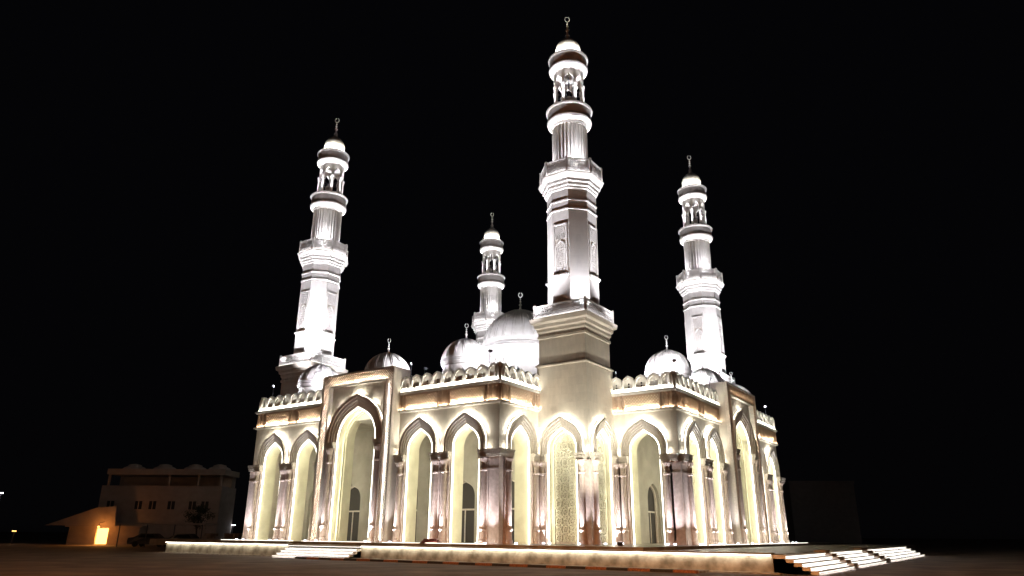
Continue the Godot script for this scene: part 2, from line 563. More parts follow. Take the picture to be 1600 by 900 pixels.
# one stretch of arcade in the plane xf (x along, z outward): wall, arches, piers, frieze, parapet
# ends = [left, right], each "portal", "corner" or "tower"
func arcade(parent: Node3D, xf: Transform3D, u0: float, u1: float, centres: Array, ends: Array, energy := 1.0, lamps := 1.0) -> void:
	var cuts := []
	for c in centres: cuts.append([c, AI, SPRING, APEX_I])
	put(parent, "facade_wall", arched_wall(u0 + 0.004, u1 - 0.004, 10.42, cuts, WALL, 0.0, false).mesh(), M.wall, xf)
	for c in centres: arcade_arch(parent, xf * at(c, 0, 0), energy)
	# piers
	var edges := [u0]
	for c in centres:
		edges.append(c - AI); edges.append(c + AI)
	edges.append(u1)
	for k in range(0, edges.size(), 2):
		var a: float = edges[k] + (0.02 if k > 0 else 0.0)
		var b: float = edges[k + 1] - (0.02 if k < edges.size() - 2 else 0.0)
		var first := k == 0
		var last := k == edges.size() - 2
		var wrap: bool = last and ends[1] == "corner"
		impost(parent, xf, a + 0.06, b - (0.0 if wrap else 0.06), 5.5, wrap)
		var spots := []
		if first: spots = [b - 0.42]
		elif last: spots = [a + 0.42]
		else: spots = [a + 0.44, b - 0.44]
		for u in spots:
			pilaster(parent, xf * at(u, 0, 0.002), 0.36)
			column(parent, xf * at(u, 0, 0.24), 1.0, lamps)
		if b - a > 1.3 and (first or last):
			var side: float = (a + 0.36) if first else (b - 0.33)
			pilaster(parent, xf * at(side, 0, 0.002), 0.345)
			var lamp := put(parent, "uplight", cache["uplight"], M.lamp, xf * at(side, 0.005, 0.95))
			spot(lamp, Vector3(0, 0.13, 0), Vector3(0, 1, -0.24), 30, 15.0 * lamps, COOL, 0.06)
	frieze(parent, xf, u0, u1, centres, ends, energy)
	parapet(parent, xf, u0, u1, ends, energy)

func ledge(parent: Node3D, xf: Transform3D, u0: float, u1: float, y: float, steps: Array, ends: Array, material: Material, called := "cornice") -> void:
	var s := Shape.new()
	for k in steps:
		var l: float = k[2] if ends[0] == "corner" else 0.0
		var r: float = k[2] if ends[1] == "corner" else 0.0
		s.box(Vector3(u0 - l, y + k[0], -0.25), Vector3(u1 + r, y + k[1], k[2]))
	put(parent, called, s.mesh(), material, xf)

func frieze(parent: Node3D, xf: Transform3D, u0: float, u1: float, centres: Array, ends: Array, energy: float) -> void:
	ledge(parent, xf, u0, u1, 9.10, [[0.0, 0.07, 0.14], [0.07, 0.16, 0.22]], ends, M.white)
	ledge(parent, xf, u0, u1, 10.42, [[0.0, 0.08, 0.16], [0.08, 0.20, 0.26]], ends, M.white)
	var hw := 1.62
	if centres.size() == 1: hw = 1.5
	for c in centres:
		var o := put(parent, "frieze_panel", shared("frieze back %.2f" % hw, func() -> Shape:
			var s := Shape.new()
			s.box(Vector3(-hw, 9.262, -0.1), Vector3(hw, 10.418, 0.006))
			return s), M.backing, xf * at(c, 0, 0))
		var l := put(o, "lattice", shared("frieze lattice %.2f" % hw, func() -> Shape:
			var s := Shape.new()
			lattice(s, -hw + 0.1, hw - 0.1, 9.36, 10.32, 0.235, 0.056, 0.03, 0.115)
			return s), M.frieze)
		l.set_meta("kind", "stuff")
		put(o, "frame", shared("frieze frame %.2f" % hw, func() -> Shape:
			var s := Shape.new()
			s.box(Vector3(-hw, 9.264, 0.02), Vector3(-hw + 0.11, 10.416, 0.17))
			s.box(Vector3(hw - 0.11, 9.264, 0.02), Vector3(hw, 10.416, 0.17))
			s.box(Vector3(-hw + 0.11, 10.30, 0.02), Vector3(hw - 0.11, 10.416, 0.16))
			s.box(Vector3(-hw + 0.11, 9.264, 0.02), Vector3(hw - 0.11, 9.285, 0.16))
			return s), M.frieze)
		led_run(o, Vector3(-hw + 0.12, 9.305, 0.075), Vector3(hw - 0.12, 9.305, 0.075), Vector3(0, 1, -0.12), 6.5 * energy, M.led_warm, AMBER, 0.015)
	# blocks between the panels
	var e := [u0]
	for c in centres:
		e.append(c - hw); e.append(c + hw)
	e.append(u1)
	for k in range(0, e.size(), 2):
		var a: float = e[k]
		var b: float = e[k + 1]
		if b - a < 0.15: continue
		var s := Shape.new()
		s.box(Vector3(a + 0.02, 9.262, -0.1), Vector3(b - (0.0 if k == e.size() - 2 and ends[1] == "corner" else 0.02), 10.418, 0.09))
		var o := put(parent, "frieze_block", s.mesh(), M.frieze, xf)
		var n := maxi(1, int(round((b - a) / 0.42)))
		for i in n:
			var cu := a + (b - a) * (i + 0.5) / n
			put(o, "half_column", shared("frieze half column", func() -> Shape:
				var h := Shape.new()
				h.lathe([Vector2(0.1, 9.27), Vector2(0.1, 9.4), Vector2(0.075, 9.44), Vector2(0.075, 10.2), Vector2(0.1, 10.25), Vector2(0.1, 10.4)], 10)
				return h), M.frieze, at(cu, 0, 0.10))
		area(o, Vector3((a + b) / 2, 9.30, 0.20), Vector3(0, 1, -0.3), Vector3.RIGHT, b - a - 0.1, 0.03, 1.1 * energy * (b - a), AMBER)

func led_run(parent: Node3D, a: Vector3, b: Vector3, dir: Vector3, per_m: float, material: Material, color: Color, r := 0.02, pieces := 1) -> void:
	for k in pieces:
		var p := a.lerp(b, float(k) / pieces)
		var q := a.lerp(b, float(k + 1) / pieces)
		var s := Shape.new()
		s.tube([p, q], r, 5)
		put(parent, "led_strip", s.mesh(), material)
		area(parent, (p + q) / 2 + dir.normalized() * (r + 0.015), dir, q - p, p.distance_to(q), r * 2, per_m * p.distance_to(q), color)

func merlon_shape() -> Shape:
	var s := Shape.new()
	var w := 0.49
	var outer := arch(w, 0.54, 1.12)
	var mid := arch(0.36, 0.5, 0.94)
	outer.insert(0, Vector2(-w, 0)); outer.append(Vector2(w, 0))
	mid.insert(0, Vector2(-0.36, 0.16)); mid.append(Vector2(0.36, 0.16))
	var t := 0.15
	for i in outer.size() - 1:
		var a := outer[i]
		var b := outer[i + 1]
		var c := mid[i + 1]
		var d := mid[i]
		s.quad(Vector3(a.x, a.y, t), Vector3(d.x, d.y, t), Vector3(c.x, c.y, t), Vector3(b.x, b.y, t))
		s.quad(Vector3(a.x, a.y, -t), Vector3(a.x, a.y, t), Vector3(b.x, b.y, t), Vector3(b.x, b.y, -t))
		s.quad(Vector3(d.x, d.y, t), Vector3(d.x, d.y, 0.02), Vector3(c.x, c.y, 0.02), Vector3(c.x, c.y, t))
		s.quad(Vector3(b.x, b.y, -t), Vector3(c.x, c.y, -t), Vector3(d.x, d.y, -t), Vector3(a.x, a.y, -t))
		s.quad(Vector3(d.x, d.y, -t), Vector3(d.x, d.y, 0.0), Vector3(c.x, c.y, 0.0), Vector3(c.x, c.y, -t))
	s.quad(Vector3(-w, 0, t), Vector3(w, 0, t), Vector3(0.36, 0.16, t), Vector3(-0.36, 0.16, t))
	s.quad(Vector3(-0.36, 0.16, t), Vector3(0.36, 0.16, t), Vector3(0.36, 0.16, 0.02), Vector3(-0.36, 0.16, 0.02))
	s.quad(Vector3(-w, 0, -t), Vector3(-0.36, 0.16, -t), Vector3(0.36, 0.16, -t), Vector3(w, 0, -t))
	# panel of the niche, pierced by two slits
	for z in [0.02, 0.0]:
		for i in range(1, mid.size() - 2):
			var p := mid[i]
			var q := mid[i + 1]
			for part in [[0.62, 2.0], [0.16, 0.62]]:
				if part[1] > 1.0:
					var py := maxf(p.y, 0.56)
					var qy := maxf(q.y, 0.56)
					s.quad(Vector3(p.x, 0.56, z), Vector3(q.x, 0.56, z), Vector3(q.x, qy, z), Vector3(p.x, py, z))
		s.quad(Vector3(-0.36, 0.16, z), Vector3(-0.06, 0.16, z), Vector3(-0.06, 0.56, z), Vector3(-0.36, 0.56, z))
		s.quad(Vector3(0.06, 0.16, z), Vector3(0.36, 0.16, z), Vector3(0.36, 0.56, z), Vector3(0.06, 0.56, z))
		s.quad(Vector3(-0.06, 0.36, z), Vector3(0.06, 0.36, z), Vector3(0.06, 0.42, z), Vector3(-0.06, 0.42, z))
	return s

func parapet(parent: Node3D, xf: Transform3D, u0: float, u1: float, ends: Array, energy: float) -> void:
	var s := Shape.new()
	s.box(Vector3(u0, 10.62, -0.2), Vector3(u1, 10.78, 0.12))
	put(parent, "parapet_wall", s.mesh(), M.white, xf)
	var n := int(round((u1 - u0) / 1.05))
	var m := shared("merlon", merlon_shape)
	for i in n:
		var u := u0 + (u1 - u0) * (i + 0.5) / n
		put(parent, "merlon", m, M.white, xf * at(u, 10.781, -0.04))
	var o := put(parent, "parapet_lighting", shared("lighting %.2f" % (u1 - u0), func() -> Shape:
		var b := Shape.new()
		b.box(Vector3(u0 + 0.05, 10.621, 0.17), Vector3(u1 - 0.05, 10.645, 0.24))
		return b), M.metal, xf)
	led_run(o, Vector3(u0 + 0.1, 10.665, 0.21), Vector3(u1 - 0.1, 10.665, 0.21), Vector3(0, 1, -0.45), 1.9 * energy, M.led_soft, WHITE, 0.015, 2 if u1 - u0 > 6 else 1)

# ------------------------------------------------------------------ portals
func portal(parent: Node3D, xf: Transform3D, energy: float) -> void:
	var p := PORTAL
	var out := 0.95
	var ys := 7.25
	var half_i := 2.12
	var half_o := 2.98
	var back := 0.55                    # the panel round the arch lies this far out
	# panel with the arch and the deep reveal
	var o := put(parent, "portal", arched_wall(-p + 0.02, p - 0.02, 12.2, [[0.0, half_i, ys, 9.95]], back + WALL, 0.0, false).mesh(), M.wall, xf * at(0, 0, back))
	var s := Shape.new()
	for sx in [-1, 1]:
		s.box(Vector3(minf(sx * 3.04, sx * p), 0, back - 0.2), Vector3(maxf(sx * 3.04, sx * p), 12.46, out - 0.28))
	s.box(Vector3(-3.04, 11.62, back - 0.2), Vector3(3.04, 12.46, out - 0.28))
	put(o, "frame", s.mesh(), M.white, at(0, 0, -back))
	s = Shape.new()
	for sx in [-1, 1]:
		s.box(Vector3(sx * p - 0.06, 0, out - 0.3), Vector3(sx * p + 0.06, 12.455, out))
		s.box(Vector3(sx * 3.04 - 0.05, 0, out - 0.3), Vector3(sx * 3.04 + 0.05, 11.62, out))
	s.box(Vector3(-p, 12.46, -0.9), Vector3(p, 12.58, out + 0.03))
	s.box(Vector3(-3.04, 11.57, out - 0.3), Vector3(3.04, 11.67, out - 0.002))
	put(o, "border", s.mesh(), M.mould, at(0, 0, -back))
	s = Shape.new()
	lattice(s, -p + 0.06, -3.09, 0.02, 12.46, 0.2, 0.06, 0.05)
	lattice(s, 3.09, p - 0.06, 0.02, 12.46, 0.2, 0.06, 0.05)
	lattice(s, -3.09, 3.09, 11.67, 12.46, 0.2, 0.06, 0.05)
	var l := put(o, "lattice", s.mesh(), M.frieze, at(0, 0, out - 0.09 - back))
	l.set_meta("kind", "stuff")
	# light in the border: strips along its inner edge
	for sx in [-1, 1]:
		led_run(o, Vector3(sx * 3.12, 0.1, out - back - 0.20), Vector3(sx * 3.12, 11.6, out - back - 0.20), Vector3(sx, 0, -0.2), 5.0 * energy, M.led_soft, WHITE, 0.02, 3)
	led_run(o, Vector3(-3.0, 11.74, out - back - 0.20), Vector3(3.0, 11.74, out - back - 0.20), Vector3(0, 1, -0.2), 6.5 * energy, M.led_warm, AMBER, 0.02, 2)
	# arch
	var ci := arch(half_i, ys, 9.95)
	var co := arch(half_o, ys, 10.85)
	var mo := put(o, "arch_moulding", moulding_shape(ci, co, STEPS).mesh(), M.rose)
	put(o, "reveal", reveal_shape(half_i + 0.004, ys, 9.955, -back - WALL - 0.03, 0.06, 0.06).mesh(), M.cream)
	put(o, "inner_arch", reveal_shape(half_i - 0.05, ys, 9.86, -1.15, -0.55, 0.16).mesh(), M.cream)
	put(o, "inner_rib", reveal_shape(half_i - 0.2, ys, 9.68, -1.05, -0.72, 0.09).mesh(), M.cream)
	led_line(mo, half_i - 0.10, 9.83, 0.015, ys)
	var cl := arch(half_i - 0.14, ys, 9.8)
	arch_lights(mo, cl, 0.0, false, 1.2 * energy, -1.1, WARM)
	for sx in [-1, 1]:
		area(mo, Vector3(sx * (half_i - 0.16), ys / 2, 0.0), Vector3(-sx, 0, -1.1), Vector3.UP, ys - 0.1, 0.05, 8.0 * energy, WARM)
	halo(mo, co, 0.12, 2.0 * energy)
	for sx in [-1, 1]:
		var u: float = sx * 2.55
		put(o, "impost", shared("portal impost", func() -> Shape:
			var b := Shape.new()
			for k in [[0.0, 0.15, 0.34], [0.15, 0.3, 0.42], [0.3, 0.45, 0.46]]:
				b.box(Vector3(-0.42 - k[2] * 0.05, 6.8 + k[0], -0.1), Vector3(0.42 + k[2] * 0.05, 6.8 + k[1], k[2]))
			return b), M.mould, at(u, 0, 0))
		pilaster(o, at(u, 0, 0.002), 0.4, 6.8)
		column(o, at(u, 0, 0.22), 6.8 / 5.5, energy)
	# flanks
	for sx in [-1, 1]:
		s = Shape.new()
		s.box(Vector3(minf(sx * (p - 0.3), sx * (p + 0.012)), 0, -1.0), Vector3(maxf(sx * (p - 0.3), sx * (p + 0.012)), 12.459, out - 0.301))
		put(o, "flank", s.mesh(), M.wall, at(0, 0, -back + 0.001))

# ------------------------------------------------------------------ domes
func finial(parent: Node3D, y: float, h: float) -> void:
	var s := Shape.new()
	var k := h / 1.5
	var prof := [Vector2(0.16, 0), Vector2(0.09, 0.16), Vector2(0.05, 0.34)]
	for b in [[0.46, 0.12], [0.72, 0.085], [0.92, 0.065]]:
		for i in 7:
			var a := -PI / 2 + PI * i / 6.0
			prof.append(Vector2(maxf(0.03, b[1] * cos(a)), b[0] + b[1] * sin(a)))
	prof.append(Vector2(0.025, 1.1)); prof.append(Vector2(0, 1.1))
	var scaled := []
	for p in prof: scaled.append(p * k)
	s.lathe(scaled, 12, true, true)
	var ring := []
	for i in 15:
		var a := PI / 2 + deg_to_rad(20) + deg_to_rad(320) * i / 14.0
		ring.append(Vector3(cos(a) * 0.15, 1.28 + sin(a) * 0.19, 0).rotated(Vector3.UP, 0.6) * k)
	s.tube(ring, 0.035 * k, 6)
	put(parent, "finial", s.mesh(), M.finial, at(0, y, 0))

func dome_profile(r: float, h: float) -> Array:
	var out := []
	for i in 17:
		var t := i / 16.0
		var a := t * PI / 2
		var bulge := 1.0 + 0.05 * sin(t * PI)
		out.append(Vector2(r * cos(a) * bulge, h * (sin(a) * 0.94 + 0.06 * t * t * t)))
	out[16] = Vector2(0, h)
	return out

# y: roof level; drum up to y1, dome up to y2
func dome(parent: Node3D, p: Vector3, r: float, y1: float, y2: float, tip: float, ribs: int, niches: int) -> Node3D:
	var prof := dome_profile(r, y2 - y1)
	var o := put(parent, "dome", shared("dome %.2f" % r, func() -> Shape:
		var s := Shape.new()
		s.lathe(prof, 48, true, true)
		return s), M.dome, at(p.x, y1, p.z))
	var drum_low := p.y - y1
	put(o, "drum", shared("drum %.2f" % r, func() -> Shape:
		var s := Shape.new()
		var d := drum_low
		s.lathe([Vector2(r * 0.97, d), Vector2(r * 0.97, d + 0.12), Vector2(r * 0.93, d + 0.14), Vector2(r * 0.93, -0.28), Vector2(r * 0.99, -0.24), Vector2(r * 1.0, -0.16), Vector2(r * 1.02, -0.12), Vector2(r * 1.03, -0.03), Vector2(r * 0.99, 0.0), Vector2(0, 0.001)], 48)
		return s), M.white)
	put(o, "ring", shared("ring %.2f" % r, func() -> Shape:
		var s := Shape.new()
		for k in [0.10, 0.22]:
			var a: float = asin(k / (y2 - y1) / 0.94)
			var rr := r * cos(a) * 1.02
			s.lathe([Vector2(rr, k - 0.04), Vector2(rr + 0.05, k - 0.02), Vector2(rr + 0.05, k + 0.02), Vector2(rr - 0.01, k + 0.04)], 48)
		return s), M.dome)
	var rib := shared("rib %.2f" % r, func() -> Shape:
		var s := Shape.new()
		for off in [-0.028, 0.028]:
			var pts := []
			for q in prof.slice(2, 16): pts.append(Vector3(off * r / 1.8 * 2.2, q.y, q.x + 0.01))
			s.tube(pts, 0.036 * sqrt(r / 1.8), 5)
		return s)
	for i in ribs:
		put(o, "rib", rib, M.dome, turned(360.0 * (i + 0.5) / ribs))
	# little arches round the drum
	var h := minf(-0.45 - drum_low - 0.3, r * 0.75)
	var w := TAU * r * 0.93 / niches * 0.5
	var niche := shared("drum arch %.2f" % r, func() -> Shape:
		var s := moulding_shape(arch(w * 0.68, -0.45 - h * 0.55, -0.48 - h * 0.08), arch(w * 0.98, -0.45 - h * 0.55, -0.42), [[0.0, 0.0], [0.0, 0.06], [0.5, 0.07], [1.0, 0.06], [1.0, 0.0]])
		s.bend(r * 0.93)
		return s)
	for i in niches:
		put(o, "drum_arch", niche, M.white, turned(360.0 * i / niches))
	finial(o, y2 - y1 - 0.03, tip - y2 + 0.03)
	return o

# ------------------------------------------------------------------ minarets
func ngon(s: Shape, n: int, rows: Array) -> void:     # rows of (apothem, height); a face looks along +z
	var f := 1.0 / cos(PI / n)
	var prof := []
	for p in rows: prof.append(Vector2(p.x * f, p.y))
	s.lathe(prof, n, false, false, PI / n)

func balustrade(parent: Node3D, n: int, apothem: float, y0: float, h: float, pattern: String) -> void:
	var half := apothem * tan(PI / n)
	var panel := shared("balustrade %d %.2f" % [n, apothem], func() -> Shape:
		var s := Shape.new()
		var k := half - 0.06
		s.box(Vector3(-k, 0, -0.07), Vector3(k, 0.1, 0.07))
		s.box(Vector3(-k, h - 0.1, -0.07), Vector3(k, h, 0.07))
		if pattern == "lattice":
			lattice(s, -k, k, 0.1, h - 0.1, 0.16, 0.055, 0.06, -0.03)
			var half_n := 0.0
			s.box(Vector3(-0.05 + half_n, 0.1, -0.05), Vector3(0.05, h - 0.1, 0.05))
		else:
			tracery(s, -k, k, 0.1, h - 0.1, 0.29, 0.055, 0.06)
		return s)
	for i in n:
		var xf := turned(360.0 * i / n)
		var holder := put(parent, "led_strip", shared("balcony led %d" % n, func() -> Shape:
			var s := Shape.new()
			s.tube([Vector3(-half + 0.1, y0 + 0.02, apothem + 0.06), Vector3(half - 0.1, y0 + 0.02, apothem + 0.06)], 0.015, 5)
			return s), M.led_soft, xf)
		area(holder, Vector3(0, y0 + 0.05, apothem + 0.06), Vector3(0, 1, -0.2), Vector3.RIGHT, half * 2 - 0.2, 0.03, half * (0.9 if n == 8 else 0.5), COOL)
	var post := shared("balustrade post %.2f" % h, func() -> Shape:
		var s := Shape.new()
		s.bevel_box(Vector3(-0.1, 0, -0.1), Vector3(0.1, h + 0.14, 0.1), 0.05)
		return s)
	for i in n:
		var d := 360.0 * i / n
		put(parent, "balustrade_panel", panel, M.white, turned(d) * at(0, y0, apothem - 0.1))
		put(parent, "balustrade_post", post, M.white, turned(d + 180.0 / n) * at(0, y0, (apothem - 0.1) / cos(PI / n)))

func floodlight(parent: Node3D, p: Vector3, dir: Vector3, angle: float, energy: float, color := COOL) -> void:
	var z := -dir.normalized()
	var x := Vector3.UP.cross(z)
	x = x.normalized() if x.length() > 0.05 else Vector3.RIGHT
	var body := shared("floodlight", func() -> Shape:
		var s := Shape.new()
		s.box(Vector3(-0.14, -0.1, 0.02), Vector3(0.14, 0.1, 0.12))
		s.box(Vector3(-0.16, -0.02, 0.04), Vector3(-0.14, 0.02, 0.2))
		s.box(Vector3(0.14, -0.02, 0.04), Vector3(0.16, 0.02, 0.2))
		s.box(Vector3(-0.16, -0.02, 0.2), Vector3(0.16, 0.02, 0.22))
		return s)
	var o := put(parent, "floodlight", body, M.metal, Transform3D(Basis(x, z.cross(x), z), p))
	put(o, "lamp_glass", shared("lamp glass", func() -> Shape:
		var s := Shape.new()
		s.box(Vector3(-0.12, -0.08, 0.0), Vector3(0.12, 0.08, 0.018))
		return s), M.lamp)
	spot(o, Vector3(0, 0, -0.03), Vector3(0, 0, -1), angle, energy, color, 0.08)

func minaret(where: Vector3, label: String, flood: float, base_light: bool) -> void:
	var t := thing("minaret", label, "minaret", where, "four minarets of the mosque")
	# square base, each face with a blind arch
	var face := shared("minaret face", func() -> Shape: return arched_wall(-2.096, 2.096, 12.4, [[0.0, AI, SPRING, APEX_I]], 0.55, 0.0, false))
	for k in 4:
		var xf := turned(90.0 * k) * at(0, 0, 2.1)
		var f := put(t, "base_face", face, M.wall, xf)
		var panel := put(f, "niche_panel", shared("niche panel", func() -> Shape:
			var s := Shape.new()
			s.box(Vector3(-1.3, 0, -0.5), Vector3(1.3, 8.0, -0.42))
			return s), M.cream)
		if base_light and (k == 0 or k == 1):
			var tr := put(f, "tracery", shared("niche tracery", func() -> Shape:
				var s := Shape.new()
				tracery(s, -0.84, 0.84, 0.1, 7.4, 0.56, 0.08, 0.08, 7.4, 1.1)
				tracery(s, -0.84, 0.84, 0.1, 7.4, 0.28, 0.05, 0.06, 7.4, 1.1)
				return s), M.cream, at(0, 0, -0.411))
			tr.set_meta("kind", "stuff")
			put(f, "screen_backing", shared("screen backing", func() -> Shape:
				var b := Shape.new()
				b.box(Vector3(-0.87, 0.02, -0.43), Vector3(0.87, 6.5, -0.412))
				b.tri(Vector3(-0.87, 6.5, -0.412), Vector3(0.87, 6.5, -0.412), Vector3(0, 7.5, -0.412))
				return b), M.mould)
			put(f, "panel_frame", shared("panel frame", func() -> Shape: return reveal_shape(0.98, 6.3, 7.65, -0.44, -0.33, 0.1)), M.cream)
			arcade_arch(t, xf, 0.85, 0.4, 0.35)
			for sx in [-1, 1]:
				impost(t, xf, sx * 1.6 - 0.34, sx * 1.6 + 0.34)
				pilaster(t, xf * at(sx * 1.6, 0, 0.002), 0.33)
				column(t, xf * at(sx * 1.62, 0, 0.2))
	if base_light:
		var cp := Shape.new()
		cp.bevel_box(Vector3(1.9, 0, 1.9), Vector3(2.255, 5.498, 2.255), 0.02)
		put(t, "corner_post", cp.mesh(), M.pink)
	var s := Shape.new()
	ngon(s, 4, [Vector2(2.1, 12.4), Vector2(2.18, 12.42), Vector2(2.18, 12.52), Vector2(1.97, 12.7), Vector2(1.97, 14.55), Vector2(2.06, 14.6), Vector2(2.06, 14.78), Vector2(1.99, 14.85), Vector2(2.0, 15.0), Vector2(2.08, 15.12), Vector2(2.1, 15.32), Vector2(2.22, 15.42), Vector2(2.26, 15.66), Vector2(2.44, 15.78), Vector2(2.5, 16.1), Vector2(2.44, 16.16), Vector2(0, 16.17)])
	put(t, "square_shaft", s.mesh(), M.wall)
	balustrade(t, 4, 2.3, 16.17, 1.0, "tracery")
	# octagonal shaft
	s = Shape.new()
	ngon(s, 8, [Vector2(1.86, 16.17), Vector2(1.86, 24.9), Vector2(1.93, 24.93), Vector2(1.93, 25.05), Vector2(1.86, 25.1), Vector2(1.86, 25.66), Vector2(1.93, 25.7), Vector2(1.93, 25.82), Vector2(1.86, 25.86), Vector2(1.86, 26.7), Vector2(1.98, 26.76), Vector2(1.98, 26.92), Vector2(2.08, 27.0), Vector2(2.1, 27.22), Vector2(2.22, 27.3), Vector2(2.24, 27.52), Vector2(2.40, 27.6), Vector2(2.54, 27.9), Vector2(2.52, 27.98), Vector2(0, 27.99)])
	put(t, "octagonal_shaft", s.mesh(), M.white)
	var dentils := Shape.new()            # rows of small blocks under the balcony
	for i in 8:
		for row in [[1.99, 26.95, 9], [2.12, 27.24, 10], [2.26, 27.54, 11]]:
			var w: float = row[0] * tan(PI / 8) * 2
			for k in int(row[2]):
				var u: float = -w / 2 + w * (k + 0.5) / row[2]
				dentils.box(Vector3(u - 0.05, row[1], row[0] - 0.04), Vector3(u + 0.05, row[1] + 0.14, row[0] + 0.12), turned(45.0 * i))
	var dn := put(t, "dentils", dentils.mesh(), M.white)
	dn.set_meta("kind", "stuff")
	balustrade(t, 8, 2.42, 27.99, 1.25, "lattice")
	for k in 4:
		var xf := turned(90.0 * k) * at(0, 19.5, 1.862)
		var w := put(t, "window_panel", shared("window panel", func() -> Shape:
			var p := Shape.new()
			for sx in [-1, 1]:
				p.box(Vector3(sx * 0.56 - 0.05, 0, -0.02), Vector3(sx * 0.56 + 0.05, 4.25, 0.09))
			p.box(Vector3(-0.51, 4.15, -0.02), Vector3(0.51, 4.25, 0.088))
			p.box(Vector3(-0.51, 0, -0.02), Vector3(0.51, 0.1, 0.088))
			p.join(moulding_shape(arch(0.36, 2.1, 2.75), arch(0.46, 2.1, 2.9), [[0.0, 0.0], [0.0, 0.08], [1.0, 0.08], [1.0, 0.0]]))
			for sx in [-1, 1]:
				p.box(Vector3(sx * 0.41 - 0.05, 0.1, -0.02), Vector3(sx * 0.41 + 0.05, 2.1, 0.078))
			return p), M.white, xf)
		put(w, "backing", shared("panel backing", func() -> Shape:
			var p := Shape.new()
			p.box(Vector3(-0.52, 0.08, -0.05), Vector3(0.52, 4.17, 0.006))
			return p), M.mould)
		put(w, "sill", shared("panel sill", func() -> Shape:
			var p := Shape.new()
			p.box(Vector3(-0.72, -0.16, -0.02), Vector3(0.72, -0.002, 0.22))
			p.box(Vector3(-0.64, -0.28, -0.02), Vector3(0.64, -0.162, 0.13))
			return p), M.white)
		var lt := put(w, "lattice", shared("panel lattice", func() -> Shape:
			var p := Shape.new()
			lattice(p, -0.5, 0.5, 2.95, 4.14, 0.17, 0.05, 0.05)
			tracery(p, -0.36, 0.36, 0.12, 2.1, 0.24, 0.045, 0.05)
			tracery(p, -0.3, 0.3, 2.1, 2.6, 0.24, 0.045, 0.05, 2.7, 1.0)
			return p), M.white)
		lt.set_meta("kind", "stuff")
	# fluted round shaft
	s = Shape.new()
	s.lathe([Vector2(1.42, 27.99), Vector2(1.42, 33.3)], 32)
	put(t, "round_shaft", s.mesh(), M.white)
	var flute := shared("flute", func() -> Shape:
		var p := Shape.new()
		var prev: Vector3
		for i in 6:
			var a := PI * i / 5.0
			var q := Vector3(-cos(a) * 0.085, 0, 1.405 + sin(a) * 0.085)
			if i: p.quad(prev + Vector3.UP * 28.0, q + Vector3.UP * 28.0, q + Vector3.UP * 33.1, prev + Vector3.UP * 33.1)
			prev = q
		return p)
	for i in 32:
		put(t, "flute", flute, M.white, turned(360.0 * i / 32))
	# lower gallery ring
	s = Shape.new()
	s.lathe([Vector2(1.42, 33.1), Vector2(1.52, 33.14), Vector2(1.56, 33.3), Vector2(1.62, 33.34), Vector2(1.64, 33.46), Vector2(1.72, 33.48), Vector2(1.88, 33.6), Vector2(1.92, 33.75), Vector2(1.88, 33.9), Vector2(1.84, 33.98), Vector2(1.84, 34.72), Vector2(1.98, 34.76), Vector2(2.0, 34.88), Vector2(1.94, 34.95), Vector2(0, 34.96)], 40)
	put(t, "gallery_ring", s.mesh(), M.white)
	ring_lamp(t, 1.70, 33.46, 1.2)
	# lantern
	for i in 8:
		var d := 45.0 * i + 9.0
		put(t, "lantern_column", shared("lantern column", func() -> Shape:
			var p := Shape.new()
			p.lathe([Vector2(0.2, 34.96), Vector2(0.2, 35.12), Vector2(0.15, 35.18), Vector2(0.145, 36.75), Vector2(0.2, 36.82), Vector2(0.16, 36.9), Vector2(0.22, 37.0), Vector2(0.24, 37.2), Vector2(0, 37.21)], 12)
			return p), M.white, turned(d) * at(0, 0, 1.22))
	s = Shape.new()
	var cl := []
	for i in 8: cl.append([TAU * 1.3 / 8 * (i + 0.5), 0.40, 37.4, 38.15])
	s = arched_wall(0, TAU * 1.3, 38.7, cl, 0.22, 37.2)
	s.bend(1.3)
	put(t, "lantern_arcade", s.mesh(), M.white, turned(9.0))
	s = Shape.new()
	s.lathe([Vector2(0.0, 38.58), Vector2(1.1, 38.58), Vector2(1.32, 38.6), Vector2(1.38, 38.72), Vector2(1.44, 38.74), Vector2(1.46, 38.84), Vector2(1.52, 38.86), Vector2(1.66, 38.96), Vector2(1.70, 39.1), Vector2(1.66, 39.24), Vector2(1.62, 39.3), Vector2(1.62, 40.02), Vector2(1.74, 40.06), Vector2(1.76, 40.18), Vector2(1.70, 40.25), Vector2(0, 40.26)], 40)
	put(t, "crown_ring", s.mesh(), M.white)
	ring_lamp(t, 1.50, 38.84, 1.1)
	s = Shape.new()
	s.lathe([Vector2(0.06, 34.96), Vector2(0.06, 38.58)], 8)
	for i in 8:
		var a := TAU * i / 8
		s.tube([Vector3(0, 36.4, 0), Vector3(sin(a) * 1.2, 36.75, cos(a) * 1.2)], 0.03, 5)
	put(t, "loudspeaker_frame", s.mesh(), M.metal)
	for i in 4:
		put(t, "loudspeaker", shared("loudspeaker", func() -> Shape:
			var p := Shape.new()
			p.lathe([Vector2(0, -0.42), Vector2(0.09, -0.4), Vector2(0.1, -0.16), Vector2(0.05, -0.12), Vector2(0.07, 0.1), Vector2(0.14, 0.24), Vector2(0.26, 0.32), Vector2(0.24, 0.33), Vector2(0.05, 0.1)], 12)
			return p), M.step, turned(90.0 * i + 30) * Transform3D(Basis(Vector3.RIGHT, PI / 2), Vector3(0, 35.75, 0.6)))
	# onion dome and finial
	s = Shape.new()
